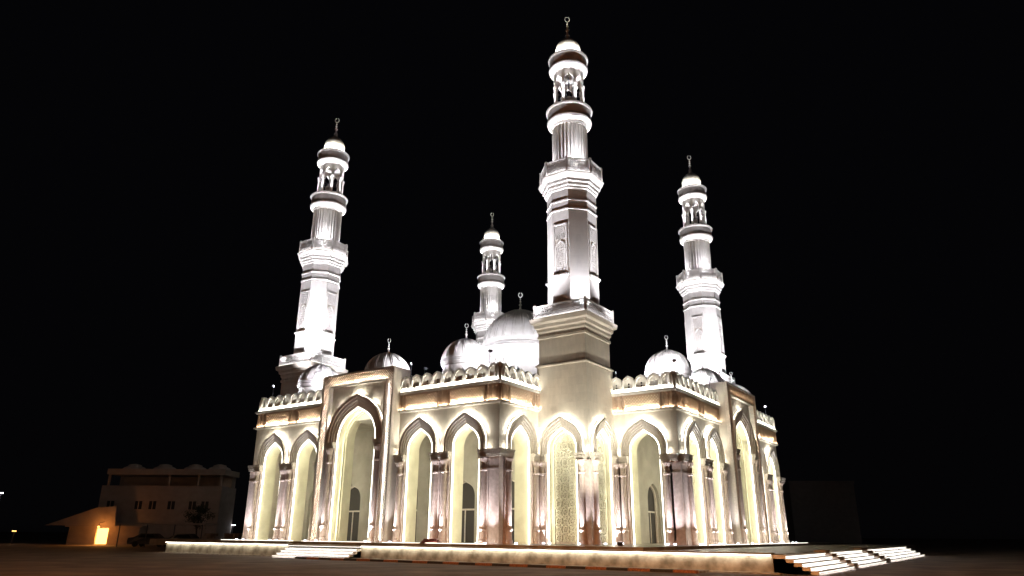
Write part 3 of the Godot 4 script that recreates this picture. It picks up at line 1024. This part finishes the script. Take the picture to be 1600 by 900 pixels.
	s.lathe([Vector2(0.86, 40.26), Vector2(0.96, 40.4), Vector2(1.06, 40.7), Vector2(1.12, 41.05), Vector2(1.12, 41.3), Vector2(1.05, 41.65), Vector2(0.9, 41.95), Vector2(0.68, 42.22), Vector2(0.44, 42.42), Vector2(0.25, 42.6), Vector2(0.15, 42.8), Vector2(0.09, 43.05), Vector2(0.0, 43.06)], 32, true, true)
	var dm := put(t, "onion_dome", s.mesh(), M.dome)
	finial(dm, 42.9, 2.15)
	# its lights
	for k in 4:
		var d := deg_to_rad(90.0 * k)
		var r := Vector3(sin(d), 0, cos(d))
		pass
		d += PI / 4
		r = Vector3(sin(d), 0, cos(d))
		floodlight(t, Vector3(0, 16.45, 0) + r * 2.8, Vector3.UP - r * 0.05, 55, flood * 55.0)
		floodlight(t, Vector3(0, 28.2, 0) + r * 2.2, Vector3.UP - r * 0.2, 45, 50.0)
	omni(t, Vector3(0, 35.15, 0.2), 1.2, COOL, 0.15)
	ring_lamp(t, 1.60, 40.30, 7.0, 1.0)
	for i in 8:
		var a := deg_to_rad(45.0 * i + 9.0)
		var d := Vector3(sin(a), 0, cos(a))
		spot(t, Vector3(0, 35.05, 0) + d * 1.72, Vector3.UP - d * 0.16, 22, 30.0, COOL, 0.05)
	put(t, "lamp_globe", shared("lamp globe", func() -> Shape:
		var p := Shape.new()
		p.lathe([Vector2(0, 34.97), Vector2(0.12, 34.97), Vector2(0.16, 35.1), Vector2(0.12, 35.26), Vector2(0, 35.32)], 10, true, true)
		return p), M.lamp, at(0, 0, 0.2))

func ring_lamp(t: Node3D, r: float, y: float, per_m: float, up := -1.0) -> void:
	var pts := []
	for i in 32: pts.append(Vector3(sin(TAU * i / 32) * r, y, cos(TAU * i / 32) * r))
	var s := Shape.new()
	s.tube(pts, 0.035 if up < 0 else 0.02, 5, true)
	var o := put(t, "led_ring", s.mesh(), M.led)
	for i in 8:
		var a := TAU * (i + 0.5) / 8
		var d := Vector3(sin(a), 0, cos(a))
		area(o, d * (r + (0.05 if up < 0 else -0.03)) + Vector3.UP * (y + 0.04 * up), d * 0.8 - Vector3.UP * 0.6 if up < 0 else Vector3.UP - d * 0.5, Vector3.UP.cross(d), TAU * r / 8, 0.05, per_m * TAU * r / 8, WHITE)

func mast(p: Vector3) -> void:
	put(mosque, "lamp_mast", shared("mast %.2f" % p.y, func() -> Shape:
		var s := Shape.new()
		s.lathe([Vector2(0.035, 10.3), Vector2(0.03, p.y - 0.1)], 8)
		return s), M.metal, at(p.x, 0, p.z))

# ------------------------------------------------------------------ mosque
func build_mosque() -> void:
	mosque = thing("mosque", "white domed mosque with lit pointed arcades, crenellated parapets and tall portals", "mosque", CENTRE)
	var c1 := 6.05
	var c2 := 10.25
	for k in 2:
		var f := turned(90.0 * k) * at(0, 0, FACE)
		arcade(mosque, f, -HALF, -PORTAL, [-c2, -c1], ["corner", "portal"])
		arcade(mosque, f, PORTAL, HALF, [c1, c2], ["portal", "corner"])
		portal(mosque, f, 1.0)
		for sx in [-1, 1]:
			put(mosque, "merlon", shared("merlon", merlon_shape), M.white, f * turned(45.0 * sx, Vector3(sx * (HALF - 0.12), 10.79, -0.12)).scaled_local(Vector3(0.7, 1.04, 0.8)))
	for p in [Vector3(HALF, 0, FACE), Vector3(FACE, 0, HALF)]:
		var cp := Shape.new()
		cp.bevel_box(Vector3(-0.3, 0, -0.3), Vector3(0.155, 5.498, 0.155), 0.02)
		put(mosque, "corner_post", cp.mesh(), M.pink, at(p.x, p.y, p.z))
	# returns towards the near minaret
	arcade(mosque, turned(90.0, Vector3(HALF, 0, 0)) * at(0, 0, 0), -FACE, -16.9, [-19.5], ["none", "tower"])
	arcade(mosque, turned(0.0, Vector3(0, 0, HALF)), 16.9, FACE, [19.45], ["tower", "none"])
	# plain outer walls of the parts that face away
	for w in [[turned(-90.0, Vector3(-HALF, 0, 0)), 16.97, FACE - 0.012], [turned(180.0, Vector3(0, 0, -HALF)), -FACE + 0.012, -16.97],
			[turned(0.0, Vector3(0, 0, HALF)), -FACE, -16.97], [turned(90.0, Vector3(-HALF + 2 * HALF, 0, 0)), 16.97, FACE],
			[turned(-90.0, Vector3(-FACE, 0, 0)), -HALF, HALF], [turned(180.0, Vector3(0, 0, -FACE)), -HALF, HALF],
			[turned(-90.0, Vector3(-HALF, 0, 0)), -FACE + 0.012, -16.97], [turned(180.0, Vector3(0, 0, -HALF)), 16.97, FACE - 0.012]]:
		put(mosque, "outer_wall", arched_wall(w[1], w[2], 10.42, [], 0.5).mesh(), M.wall, w[0])
	# porch: back walls with pointed doorways, ceiling and roof
	for k in 2:
		var f := turned(90.0 * k) * at(0, 0, 16.9)
		var cuts := []
		for c in [-c2, -c1, 0.0, c1, c2]: cuts.append([c, 1.15 if c else 1.5, 3.3 if c else 3.6, 4.55 if c else 5.3])
		put(mosque, "porch_wall", arched_wall(-HALF + 0.02, HALF - 0.02, 9.0, cuts, 0.45).mesh(), M.porch, f)
		for c in cuts:
			var d := put(mosque, "door", shared("door %.2f" % c[1], func() -> Shape:
				var s := Shape.new()
				s.box(Vector3(-c[1] - 0.1, 0, -0.06), Vector3(c[1] + 0.1, c[3] + 0.1, 0))
				return s), M.door, f * at(c[0], 0, -0.40))
			put(d, "door_frame", shared("door frame %.2f" % c[1], func() -> Shape: return reveal_shape(c[1] - 0.01, c[2], c[3], -0.02, 0.14, 0.14)), M.mould)
			put(d, "transom", shared("transom %.2f" % c[1], func() -> Shape:
				var s := Shape.new()
				s.box(Vector3(-c[1] + 0.12, 2.3, 0.0), Vector3(c[1] - 0.12, 2.42, 0.07))
				s.box(Vector3(-0.04, 0, 0.0), Vector3(0.04, 2.3, 0.06))
				return s), M.mould)
	var s := Shape.new()
	s.box(Vector3(-HALF + 0.3, 9.0, -FACE + 0.3), Vector3(HALF - 0.3, 10.3, FACE - 0.3))
	s.box(Vector3(-FACE + 0.3, 9.002, -HALF + 0.3), Vector3(-HALF + 0.3, 10.302, HALF - 0.3))
	s.box(Vector3(HALF - 0.3, 9.002, -HALF + 0.3), Vector3(FACE - 0.3, 10.302, HALF - 0.3))
	put(mosque, "roof", s.mesh(), M.porch)
	s = Shape.new()
	s.box(Vector3(-6.4, 10.3, -6.4), Vector3(6.4, 13.2, 6.4))
	s.box(Vector3(-6.6, 13.2, -6.6), Vector3(6.6, 13.5, 6.6))
	put(mosque, "dome_base", s.mesh(), M.white)
	# domes: one great, and three along each of the facades in view
	var great := dome(mosque, Vector3(0, 13.5, 0), 3.98, 18.95, 23.6, 25.65, 24, 24)
	for i in 8:
		var a := TAU * (i + 0.5) / 8
		var d := Vector3(sin(a), 0, cos(a))
		mast(d * 12.4 + Vector3.UP * 12.6)
		floodlight(mosque, d * 12.4 + Vector3.UP * 12.6, Vector3(0, 22.6, 0) - d * 10.4 - Vector3(0, 12.6, 0), 30, 205.0)
	for k in 2:
		for u in [-8.15, 0.0, 8.15]:
			var p := turned(90.0 * k) * Vector3(u, 10.31, 19.7)
			dome(mosque, p, 1.82, 12.75, 14.75, 16.0, 16, 12)
			for a in ([62.0, 148.0, 212.0, 298.0] if u else [88.0, 150.0, 210.0, 272.0]):
				var d := Vector3(sin(deg_to_rad(a)), 0, cos(deg_to_rad(a))).rotated(Vector3.UP, PI / 2 * k)
				mast(Vector3(p.x, 12.9, p.z) + d * 4.2)
				floodlight(mosque, Vector3(p.x, 12.9, p.z) + d * 4.2, Vector3.UP * 0.14 - d, 40, 52.0 if u else 70.0)
	# roof floodlights that wash the minarets
	for w in [[Vector3(-3.6, 11.3, 5.6), Vector3(0, 26.5, 1.9), 640.0, 22.0], [Vector3(5.6, 11.3, -3.6), Vector3(1.9, 26.5, 0), 640.0, 22.0],
			[Vector3(-26.4, 11.3, 5.6), Vector3(-30, 25, 1.9), 644.0, 26.0], [Vector3(-23.5, 10.9, -2.0), Vector3(-28.1, 25, 0), 545.0, 26.0],
			[Vector3(5.6, 11.3, -26.4), Vector3(1.9, 25, -30), 644.0, 26.0], [Vector3(-2.0, 10.9, -23.5), Vector3(0, 25, -28.1), 545.0, 26.0],
			[Vector3(-24.0, 10.9, -22.0), Vector3(-30, 25, -30), 446.0, 26.0], [Vector3(-22.0, 10.9, -25.5), Vector3(-30, 25, -30), 347.0, 26.0]]:
		floodlight(mosque, w[0] - CENTRE, w[1] - w[0], w[3], w[2])
	floodlight(mosque, Vector3(6.2, 0.2, 6.2) - CENTRE, Vector3(-6.2, 12.0, -6.2), 30, 210.0, WHITE)

# ------------------------------------------------------------------ terrace, steps, ground
func build_ground() -> void:
	var s := Shape.new()
	var R := 900.0
	s.quad(Vector3(-R, GROUND, R), Vector3(R, GROUND, R), Vector3(R, GROUND, -R), Vector3(-R, GROUND, -R))
	structure("ground", s.mesh(), M.asphalt, "dark brown sandy ground and road around the mosque", "ground")
	# plinth of the mosque
	s = Shape.new()
	s.box(Vector3(-38.8, TERRACE - 0.3, -38.8), Vector3(8.9, 0.0, 8.9))
	structure("plinth", s.mesh(), M.paving, "polished pale stone floor slab under the arcades", "pavement")
	var slab := get_node("plinth")
	var runs := [[Vector3(-28.5, 0.03, 8.8), Vector3(-19.6, 0.03, 8.8), Vector3(0, 0.75, -1)], [Vector3(-10.4, 0.03, 8.8), Vector3(-1.6, 0.03, 8.8), Vector3(0, 0.75, -1)],
		[Vector3(8.8, 0.03, -1.6), Vector3(8.8, 0.03, -10.4), Vector3(-1, 0.75, 0)], [Vector3(8.8, 0.03, -19.6), Vector3(8.8, 0.03, -28.5), Vector3(-1, 0.75, 0)],
		[Vector3(-18.6, 0.03, 8.85), Vector3(-11.4, 0.03, 8.85), Vector3(0, 1.1, -1)], [Vector3(8.85, 0.03, -11.4), Vector3(8.85, 0.03, -18.6), Vector3(-1, 1.1, 0)]]
	for w in runs:
		led_run(slab, w[0], w[1], w[2], 0.9, M.led_soft, WHITE, 0.02, 2)
	# pavement between the terrace wall and the kerb
	s = Shape.new()
	s.box(Vector3(-14.0, GROUND - 0.05, 11.56), Vector3(13.4, GROUND + 0.09, 12.88))
	structure("pavement", s.mesh(), M.kerb_plain, "narrow pale pavement between the terrace wall and the painted kerb", "pavement")
	# terrace round it
	s = Shape.new()
	var poly := [Vector2(-32.6, 11.0), Vector2(16.2, 11.0), Vector2(16.2, -44.0), Vector2(-52.0, -44.0), Vector2(-52.0, -1.0)]
	for i in poly.size():
		var a: Vector2 = poly[i]
		var b: Vector2 = poly[(i + 1) % poly.size()]
		s.quad(Vector3(a.x, GROUND - 0.1, a.y), Vector3(b.x, GROUND - 0.1, b.y), Vector3(b.x, TERRACE, b.y), Vector3(a.x, TERRACE, a.y))
	for i in range(1, poly.size() - 1):
		s.tri(Vector3(poly[0].x, TERRACE, poly[0].y), Vector3(poly[i].x, TERRACE, poly[i].y), Vector3(poly[i + 1].x, TERRACE, poly[i + 1].y))
	structure("terrace", s.mesh(), M.plinth, "raised stone terrace with a lit front wall", "terrace")
	# coping with a lit strip under it, left and right of the front steps
	for seg in [[-32.6, -17.3], [-10.1, 16.2]]:
		s = Shape.new()
		s.box(Vector3(seg[0], TERRACE + 0.004, 10.6), Vector3(seg[1], TERRACE + 0.07, 11.22))
		var o := structure("terrace_coping", s.mesh(), M.paving, "dark stone coping along the top of the terrace wall", "coping")
		var n := int(ceil((seg[1] - seg[0]) / 4.4))
		led_run(o, Vector3(seg[0] + 0.05, TERRACE - 0.03, 11.12), Vector3(seg[1] - 0.05, TERRACE - 0.03, 11.12), Vector3(0, -1, -0.4), 0.5, M.led, WHITE, 0.022, n)
	s = Shape.new()                        # plain footing in front of the wall
	s.box(Vector3(-33.2, GROUND - 0.05, 11.0), Vector3(16.6, GROUND + 0.05, 11.55))
	structure("footing", s.mesh(), M.kerb_plain, "low pale footing along the foot of the terrace wall", "footing")
	# front steps
	var front := thing("front_steps", "broad white front steps glowing under each tread below the large portal", "steps", Vector3(-13.7, GROUND, 11.0))
	flight(front, 7.2, 0.0)
	# side steps: three flights between dark stepped walls
	var spans := [[10.9, 2.7], [1.4, -8.4], [-10.6, -31.0]]
	var names := ["glowing white side steps at the corner of the terrace wall", "glowing white side steps between two dark stepped walls", "longest run of glowing side steps reaching towards the dark lot"]
	for i in 3:
		var z0: float = spans[i][0]
		var z1: float = spans[i][1]
		var t := thing("side_steps", names[i], "steps", Vector3(16.2, GROUND, (z0 + z1) / 2), "side steps of the terrace", 90.0)
		flight(t, z0 - z1, 0.55)
	for i in 2:
		var z0: float = spans[i][1]
		var z1: float = spans[i + 1][0]
		s = Shape.new()
		for k in 5:
			s.box(Vector3(0, 0, z1 - z0 + 0.01), Vector3(0.55 + 0.34 * k, 0.80 - 0.16 * k + 0.10 - 0.001 * k, -0.01))
		var t := thing("stepped_wall", ["dark stepped wall beside the steps at the terrace corner", "dark stepped wall beside the longest run of side steps"][i], "wall", Vector3(16.2, GROUND, z0), "stepped walls between the side steps")
		put(t, "stepped_body", s.mesh(), M.cheek)
	# painted kerb
	var x := -14.0
	var i := 0
	while x < 13.2:
		s = Shape.new()
		s.bevel_box(Vector3(0.01, 0, -0.12), Vector3(1.13, 0.16, 0.12), 0.03)
		var o := put(self, numbered("kerb_stone"), shared("kerb", func() -> Shape:
			var b := Shape.new()
			b.bevel_box(Vector3(0.01, 0, -0.12), Vector3(1.13, 0.13, 0.12), 0.03)
			return b), M.kerb_dark if i % 2 == 0 else M.kerb_orange, at(x, GROUND, 13.0))
		tag(o, ("black" if i % 2 == 0 else "faded orange") + " painted kerb stone in the row along the terrace front", "kerb stone", "black kerb stones" if i % 2 == 0 else "orange kerb stones")
		x += 1.14
		i += 1

# a flight of five steps as wide as w, facing +z, top level with the terrace
func flight(t: Node3D, w: float, inset: float) -> void:
	for k in 5:
		var y0 := 0.16 * (4 - k)
		var z := inset + 0.34 * k
		var s := Shape.new()
		s.box(Vector3(-w / 2, 0.0, -0.4), Vector3(w / 2, y0 + 0.12, z + 0.0))
		s.box(Vector3(-w / 2, y0 + 0.12, -0.4), Vector3(w / 2, y0 + 0.162 + (0.0 if k else 0.004), z + 0.05))
		var o := put(t, "step", s.mesh(), M.step)
		var n := int(ceil(w / 4.5))
		led_run(o, Vector3(-w / 2 + 0.05, y0 + 0.10, z + 0.03), Vector3(w / 2 - 0.05, y0 + 0.10, z + 0.03), Vector3(0, -1, 0.35), 0.26, M.led_soft, COOL, 0.014, n)

# ------------------------------------------------------------------ far things
func build_far() -> void:
	# apartment block behind the lot on the left
	var yaw := 34.4
	var t := thing("apartment_block", "low dim flat-roofed house with small square windows and roof domes beyond the lot", "building", Vector3(-64.5, GROUND, -7.0), "", yaw)
	var s := Shape.new()
	s.box(Vector3(-8.3, 0, -5), Vector3(7.2, 7.2, 0))
	put(t, "wall", s.mesh(), M.far)
	s = Shape.new()
	s.box(Vector3(-8.0, 7.2, -5.0), Vector3(7.0, 8.6, -3.6))
	put(t, "recessed_storey", s.mesh(), M.far)
	s = Shape.new()
	s.box(Vector3(-7.9, 8.6, -5), Vector3(7.4, 9.3, 0.1))
	put(t, "roof", s.mesh(), M.far)
	for x in [-7.6, 0.2, 4.0, 6.9]:
		s = Shape.new()
		s.box(Vector3(x - 0.12, 7.2, -0.3), Vector3(x + 0.12, 8.6, -0.05))
		put(t, "post", s.mesh(), M.far)
	for x in [-5.2, -1.2, 2.8, 6.0]:
		s = Shape.new()
		s.lathe([Vector2(1.5, 0), Vector2(1.3, 0.25), Vector2(0.85, 0.45), Vector2(0.8, 0.62), Vector2(0.3, 0.75), Vector2(0, 0.78)], 14, true, true)
		put(t, "roof_dome", s.mesh(), M.far, at(x, 9.29, -1.4))
	for x in [-6.8, -3.2, -1.4, 1.0, 3.7, 5.3]:
		s = Shape.new()
		s.box(Vector3(x - 0.45, 4.3, -0.2), Vector3(x + 0.45, 5.3, 0.02))
		var w := put(t, "window", s.mesh(), M.dark)
		s = Shape.new()
		s.box(Vector3(x - 0.58, 4.17, -0.2), Vector3(x + 0.58, 4.298, 0.1))
		s.box(Vector3(x - 0.05, 4.3, -0.1), Vector3(x + 0.05, 5.3, 0.05))
		put(w, "sill", s.mesh(), M.far)
	# lit kiosk door with its lean-to
	var k := thing("kiosk", "small kiosk with a glowing warm doorway beside the dim house", "kiosk", Vector3(-69.0, GROUND, -2.2), "", yaw)
	s = Shape.new()
	s.box(Vector3(-4.2, 0, -2.0), Vector3(-0.75, 2.1, 0)); s.box(Vector3(0.75, 0, -2.0), Vector3(4.6, 2.1, 0)); s.box(Vector3(-4.2, 0, -2.3), Vector3(4.6, 2.1, -2.0))
	put(k, "wall", s.mesh(), M.far)
	s = Shape.new()
	s.box(Vector3(-4.6, 2.1, -2.4), Vector3(5.0, 2.25, 0.3))
	put(k, "roof", s.mesh(), M.far)
	s = Shape.new()
	s.box(Vector3(-0.7, 0.1, -0.2), Vector3(0.7, 1.95, -0.15))
	put(k, "lit_window", s.mesh(), M.sodium)
	area(k, Vector3(0, 1.0, -0.1), Vector3(0, -0.1, 1), Vector3.RIGHT, 1.4, 1.8, 30.0, Color(1.0, 0.62, 0.28))
	s = Shape.new()
	var tri := [Vector3(-7.2, 2.26, 0.25), Vector3(1.6, 2.26, 0.25), Vector3(1.2, 4.6, 0.1), Vector3(-1.2, 4.4, 0.1)]
	s.quad(tri[0], tri[1], tri[2], tri[3])
	var off := Vector3(0, 0, -0.12)
	s.quad(tri[1] + off, tri[0] + off, tri[3] + off, tri[2] + off)
	for q in 4: s.quad(tri[q] + off, tri[(q + 1) % 4] + off, tri[(q + 1) % 4], tri[q])
	put(k, "awning", s.mesh(), M.far)
	omni(k, Vector3(0.2, 2.1, 1.4), 2.6, Color(1.0, 0.6, 0.28), 0.12)
	s = Shape.new()
	s.lathe([Vector2(0, 2.0), Vector2(0.12, 2.05), Vector2(0.12, 2.2), Vector2(0, 2.25)], 8)
	put(k, "lamp_bulb", s.mesh(), M.sodium, at(0.2, 0, 1.4))
	s = Shape.new()
	s.tube([Vector3(0.2, 2.26, 1.4), Vector3(0.2, 2.6, 1.2), Vector3(0.2, 2.7, 0.2)], 0.03, 5)
	put(k, "lamp_arm", s.mesh(), M.metal)
	# house on the far right
	t = thing("far_house", "plain dark box-shaped house hardly lit beyond the side steps", "building", Vector3(-14.0, GROUND, -150.0), "", 28.0)
	s = Shape.new()
	s.box(Vector3(-7.8, 0, -12), Vector3(7.8, 14.2, 0))
	put(t, "wall", s.mesh(), M.far)
	s = Shape.new()
	s.box(Vector3(-8.0, 14.2, -12.1), Vector3(8.0, 14.8, 0.1))
	put(t, "roof", s.mesh(), M.far)
	# sodium lamps along the road, outside the frame: the brown light on the ground and on the house
	for p: Vector3 in [Vector3(-45, 9, 36), Vector3(27, 8, 57)]:
		var o := thing("road_lamp", "tall sodium road lamp beyond the left end of the terrace" if p.x < 0 else "tall sodium road lamp across the road from the terrace corner", "street lamp", Vector3(p.x, GROUND, p.z), "sodium lamps along the road")
		s = Shape.new()
		s.lathe([Vector2(0.14, 0), Vector2(0.07, 9.8)], 10)
		s.tube([Vector3(0, 9.8, 0), Vector3(0.3, 10.0, 0), Vector3(1.2, 10.05, 0)], 0.05, 6)
		put(o, "pole", s.mesh(), M.metal)
		s = Shape.new()
		s.box(Vector3(1.2, 9.98, -0.12), Vector3(1.65, 10.12, 0.12))
		put(o, "lamp_head", s.mesh(), M.metal)
		s = Shape.new()
		s.box(Vector3(1.25, 9.95, -0.1), Vector3(1.6, 9.978, 0.1))
		put(o, "lamp_glass", s.mesh(), M.sodium)
		if p.x < 0: omni(o, Vector3(1.42, 9.85, 0), 21.0, Color(1.0, 0.76, 0.55), 0.15)
		else: spot(o, Vector3(1.42, 9.9, 0), Vector3.DOWN, 86.0, 2900.0, Color(1.0, 0.66, 0.40), 0.15, 0.15)
	# street lamps far off
	var lamps := [[Vector3(-61.5, 1.5, -15.5), 1.0, COOL, "far street lamp with a white head beside the left end of the arcade"], [Vector3(-80.6, 5.1, 5.4), 1.0, COOL, "tall white street lamp far off beyond the dark lot"], [Vector3(-80.0, 0.55, 3.2), 1.0, Color(1, 0.75, 0.5), "low yellowish lamp at the edge of the dark lot"]]
	for l in lamps:
		var p: Vector3 = l[0]
		var o := thing("street_lamp", l[3], "street lamp", Vector3(p.x, GROUND, p.z))
		s = Shape.new()
		s.lathe([Vector2(0.1, 0), Vector2(0.05, p.y - GROUND)], 8)
		put(o, "pole", s.mesh(), M.metal)
		s = Shape.new()
		s.box(Vector3(-0.35, p.y - GROUND - 0.05, -0.12), Vector3(0.35, p.y - GROUND + 0.06, 0.12))
		put(o, "lamp_head", s.mesh(), M.lamp if l[2] == COOL else M.sodium)
		omni(o, Vector3(0, p.y - GROUND - 0.15, 0), 1.5, l[2])

func build_small() -> void:
	var s := Shape.new()
	for k in 5:
		s.bevel_box(Vector3(-0.7 + 0.05 * k + 0.03 * (k % 2), 0.06 * k, -0.3 + 0.02 * k), Vector3(0.72 - 0.09 * k, 0.06 * k + 0.055, 0.3 - 0.03 * k), 0.02)
	var mat := thing("folded_mats", "low pile of dark red folded mats on the floor edge before an arcade pier", "mats", Vector3(-6.3, 0.0, 8.5), "", 4.0)
	put(mat, "mat_pile", s.mesh(), M.red)
	var names := ["pale stone stool on a narrow foot at the open end of the terrace", "wide pale stone stool beside the narrow one on the terrace"]
	for i in 2:
		var t := thing("stone_stool", names[i], "stool", Vector3(-40.6 + 3.4 * i, TERRACE, 1.6), "stone stools on the terrace")
		s = Shape.new()
		s.bevel_box(Vector3(-0.55 - 0.2 * i, 0.42, -0.4), Vector3(0.55 + 0.2 * i, 0.66, 0.4), 0.03)
		put(t, "seat", s.mesh(), M.kerb_plain)
		s = Shape.new()
		s.box(Vector3(-0.3, 0, -0.25), Vector3(0.3, 0.42, 0.25))
		put(t, "foot", s.mesh(), M.kerb_plain)
	for i in 2:
		var t := thing("bollard", ["short square stone bollard next to the wide stone stool", "short square stone bollard close to the outermost arcade column"][i], "bollard", Vector3(-36.9 + 1.3 * i, TERRACE, 2.4), "bollards on the terrace")
		s = Shape.new()
		s.bevel_box(Vector3(-0.16, 0, -0.16), Vector3(0.16, 0.62, 0.16), 0.05)
		put(t, "post", s.mesh(), M.kerb_plain)
		s = Shape.new()
		s.bevel_box(Vector3(-0.2, 0.62, -0.2), Vector3(0.2, 0.7, 0.2), 0.03)
		put(t, "cap", s.mesh(), M.kerb_plain)
	# car shade with a parked car under it, in front of the dim house
	var c := thing("car_shade", "dark flat car shade on thin posts in front of the dim house", "canopy", Vector3(-53.0, GROUND, -1.4), "", 34.4)
	s = Shape.new()
	s.box(Vector3(-4.8, 2.35, -2.4), Vector3(4.8, 2.5, 2.4))
	put(c, "roof", s.mesh(), M.far)
	for x in [-4.5, -1.5, 1.5, 4.5]:
		s = Shape.new()
		s.lathe([Vector2(0.06, 0), Vector2(0.06, 2.35)], 8)
		put(c, "post", s.mesh(), M.metal, at(x, 0, 2.1))
	parked_car(Vector3(-54.6, GROUND, -0.4), "dark saloon car parked under the car shade near the kiosk", 34.4)
	parked_car(Vector3(-51.3, GROUND, -2.6), "dark saloon car parked under the car shade near the terrace", 34.4)
	# small tree between the shade and the house
	var rng := RandomNumberGenerator.new()
	rng.seed = 5
	var t := thing("small_tree", "small dark tree standing before the wall of the dim house", "tree", Vector3(-54.0, GROUND, -5.4))
	s = Shape.new()
	s.tube([Vector3(0, 0, 0), Vector3(0.05, 1.2, 0), Vector3(-0.05, 2.2, 0.05), Vector3(0.2, 3.2, 0)], 0.09, 7)
	s.tube([Vector3(0, 1.9, 0), Vector3(-0.5, 2.6, 0.2), Vector3(-0.9, 3.0, 0.3)], 0.05, 6)
	s.tube([Vector3(0, 2.0, 0), Vector3(0.5, 2.7, -0.2), Vector3(1.0, 3.1, -0.1)], 0.05, 6)
	put(t, "trunk", s.mesh(), M.bark)
	s = Shape.new()
	var clumps := []
	for i in 14: clumps.append(Vector3(rng.randf_range(-1.2, 1.2), rng.randf_range(2.4, 4.2), rng.randf_range(-0.8, 0.8)))
	for i in 1500:
		var p: Vector3 = clumps[i % 14] + Vector3(rng.randfn(0, 0.28), rng.randfn(0, 0.24), rng.randfn(0, 0.28))
		var u := Vector3(rng.randfn(), rng.randfn(), rng.randfn()).normalized() * 0.11
		var v := u.cross(Vector3(rng.randfn(), rng.randfn(), rng.randfn())).normalized() * 0.05
		s.quad(p - u, p - v, p + u, p + v)
	put(t, "crown", s.mesh(), M.leaf)

func parked_car(p: Vector3, label: String, deg: float) -> void:
	var t := thing("parked_car", label, "car", p, "cars under the car shade", deg)
	var side := PackedVector2Array([Vector2(-2.2, 0.3), Vector2(2.2, 0.3), Vector2(2.25, 0.55), Vector2(2.15, 0.78), Vector2(1.1, 0.92), Vector2(0.5, 1.4), Vector2(-0.9, 1.42), Vector2(-1.6, 1.0), Vector2(-2.2, 0.95), Vector2(-2.25, 0.6)])
	put(t, "body", shared("car body", func() -> Shape:
		var s := Shape.new()
		for i in side.size():
			var a := side[i]
			var b := side[(i + 1) % side.size()]
			var ka := 0.85 if a.y < 1.1 else 0.66
			var kb := 0.85 if b.y < 1.1 else 0.66
			s.quad(Vector3(a.x, a.y, ka), Vector3(a.x, a.y, -ka), Vector3(b.x, b.y, -kb), Vector3(b.x, b.y, kb))
		for z in [1.0, -1.0]:
			for i in range(1, side.size() - 1):
				var q := []
				for v in [side[0], side[i], side[i + 1]]: q.append(Vector3(v.x, v.y, z * (0.85 if v.y < 1.1 else 0.66)))
				if z > 0: s.tri(q[0], q[1], q[2])
				else: s.tri(q[0], q[2], q[1])
		return s), M.car)
	for x in [-1.35, 1.35]:
		for z in [-0.78, 0.78]:
			put(t, "wheel", shared("wheel", func() -> Shape:
				var s := Shape.new()
				s.lathe([Vector2(0, -0.1), Vector2(0.28, -0.1), Vector2(0.32, -0.06), Vector2(0.32, 0.06), Vector2(0.28, 0.1), Vector2(0, 0.1)], 16)
				return s), M.dark, Transform3D(Basis(Vector3.RIGHT, PI / 2), Vector3(x, 0.32, z)))
	for z in [-1.0, 1.0]:
		put(t, "side_window", shared("car glass", func() -> Shape:
			var s := Shape.new()
			s.quad(Vector3(-1.2, 1.0, 0.862), Vector3(0.8, 1.0, 0.862), Vector3(0.42, 1.34, 0.69), Vector3(-0.8, 1.34, 0.69))
			return s), M.glass, Transform3D(Basis(Vector3.UP, 0.0 if z > 0 else PI), Vector3(0 if z > 0 else -0.2, 0, 0)))

# ------------------------------------------------------------------ scene
func _ready() -> void:
	var cam := Camera3D.new()
	cam.name = "camera"
	var yaw := -0.6007
	var pitch := 0.3337
	var roll := 0.0072
	var fwd0 := Vector3(sin(yaw), 0, -cos(yaw))
	var right := Vector3(cos(yaw), 0, sin(yaw))
	var fwd := fwd0 * cos(pitch) + Vector3.UP * sin(pitch)
	var up := -fwd0 * sin(pitch) + Vector3.UP * cos(pitch)
	cam.transform = Transform3D(Basis(right * cos(roll) + up * sin(roll), up * cos(roll) - right * sin(roll), -fwd), Vector3(25.874, 0.625, 46.292))
	cam.fov = 44.18
	cam.near = 0.1
	cam.far = 2000.0
	add_child(cam)
	cam.current = true
	var env := Environment.new()
	var sky := Sky.new()
	var sm := ProceduralSkyMaterial.new()
	sm.sky_top_color = Color(0.016, 0.016, 0.022)
	sm.sky_horizon_color = Color(0.016, 0.015, 0.018)
	sm.ground_horizon_color = Color(0.012, 0.011, 0.012)
	sm.ground_bottom_color = Color(0.008, 0.008, 0.008)
	sky.sky_material = sm
	env.background_mode = Environment.BG_SKY
	env.sky = sky
	env.background_energy_multiplier = 1.0
	env.tonemap_mode = Environment.TONE_MAPPER_LINEAR
	env.tonemap_exposure = 1.0
	env.sdfgi_enabled = true
	env.ssao_enabled = true
	env.ssil_enabled = true
	var we := WorldEnvironment.new()
	we.name = "world_environment"
	we.environment = env
	add_child(we)
	var moon := DirectionalLight3D.new()
	moon.name = "moon"
	moon.light_energy = 0.003
	moon.light_color = Color(0.9, 0.92, 1.0)
	moon.light_angular_distance = 0.5
	moon.rotation_degrees = Vector3(-50, 30, 0)
	moon.shadow_enabled = true
	add_child(moon)
	materials()
	build_ground()
	build_mosque()
	minaret(Vector3(0, 0, 0), "tallest-looking white minaret rising from the inner corner between both lit facades", 1.0, true)
	minaret(Vector3(-30, 0, 0), "white minaret behind the outer wing of the broad front facade", 1.2, false)
	minaret(Vector3(0, 0, -30), "white minaret behind the far end of the narrow side facade", 1.2, false)
	minaret(Vector3(-30, 0, -30), "white minaret half hidden behind the great central dome", 1.3, false)
	build_far()
	build_small()
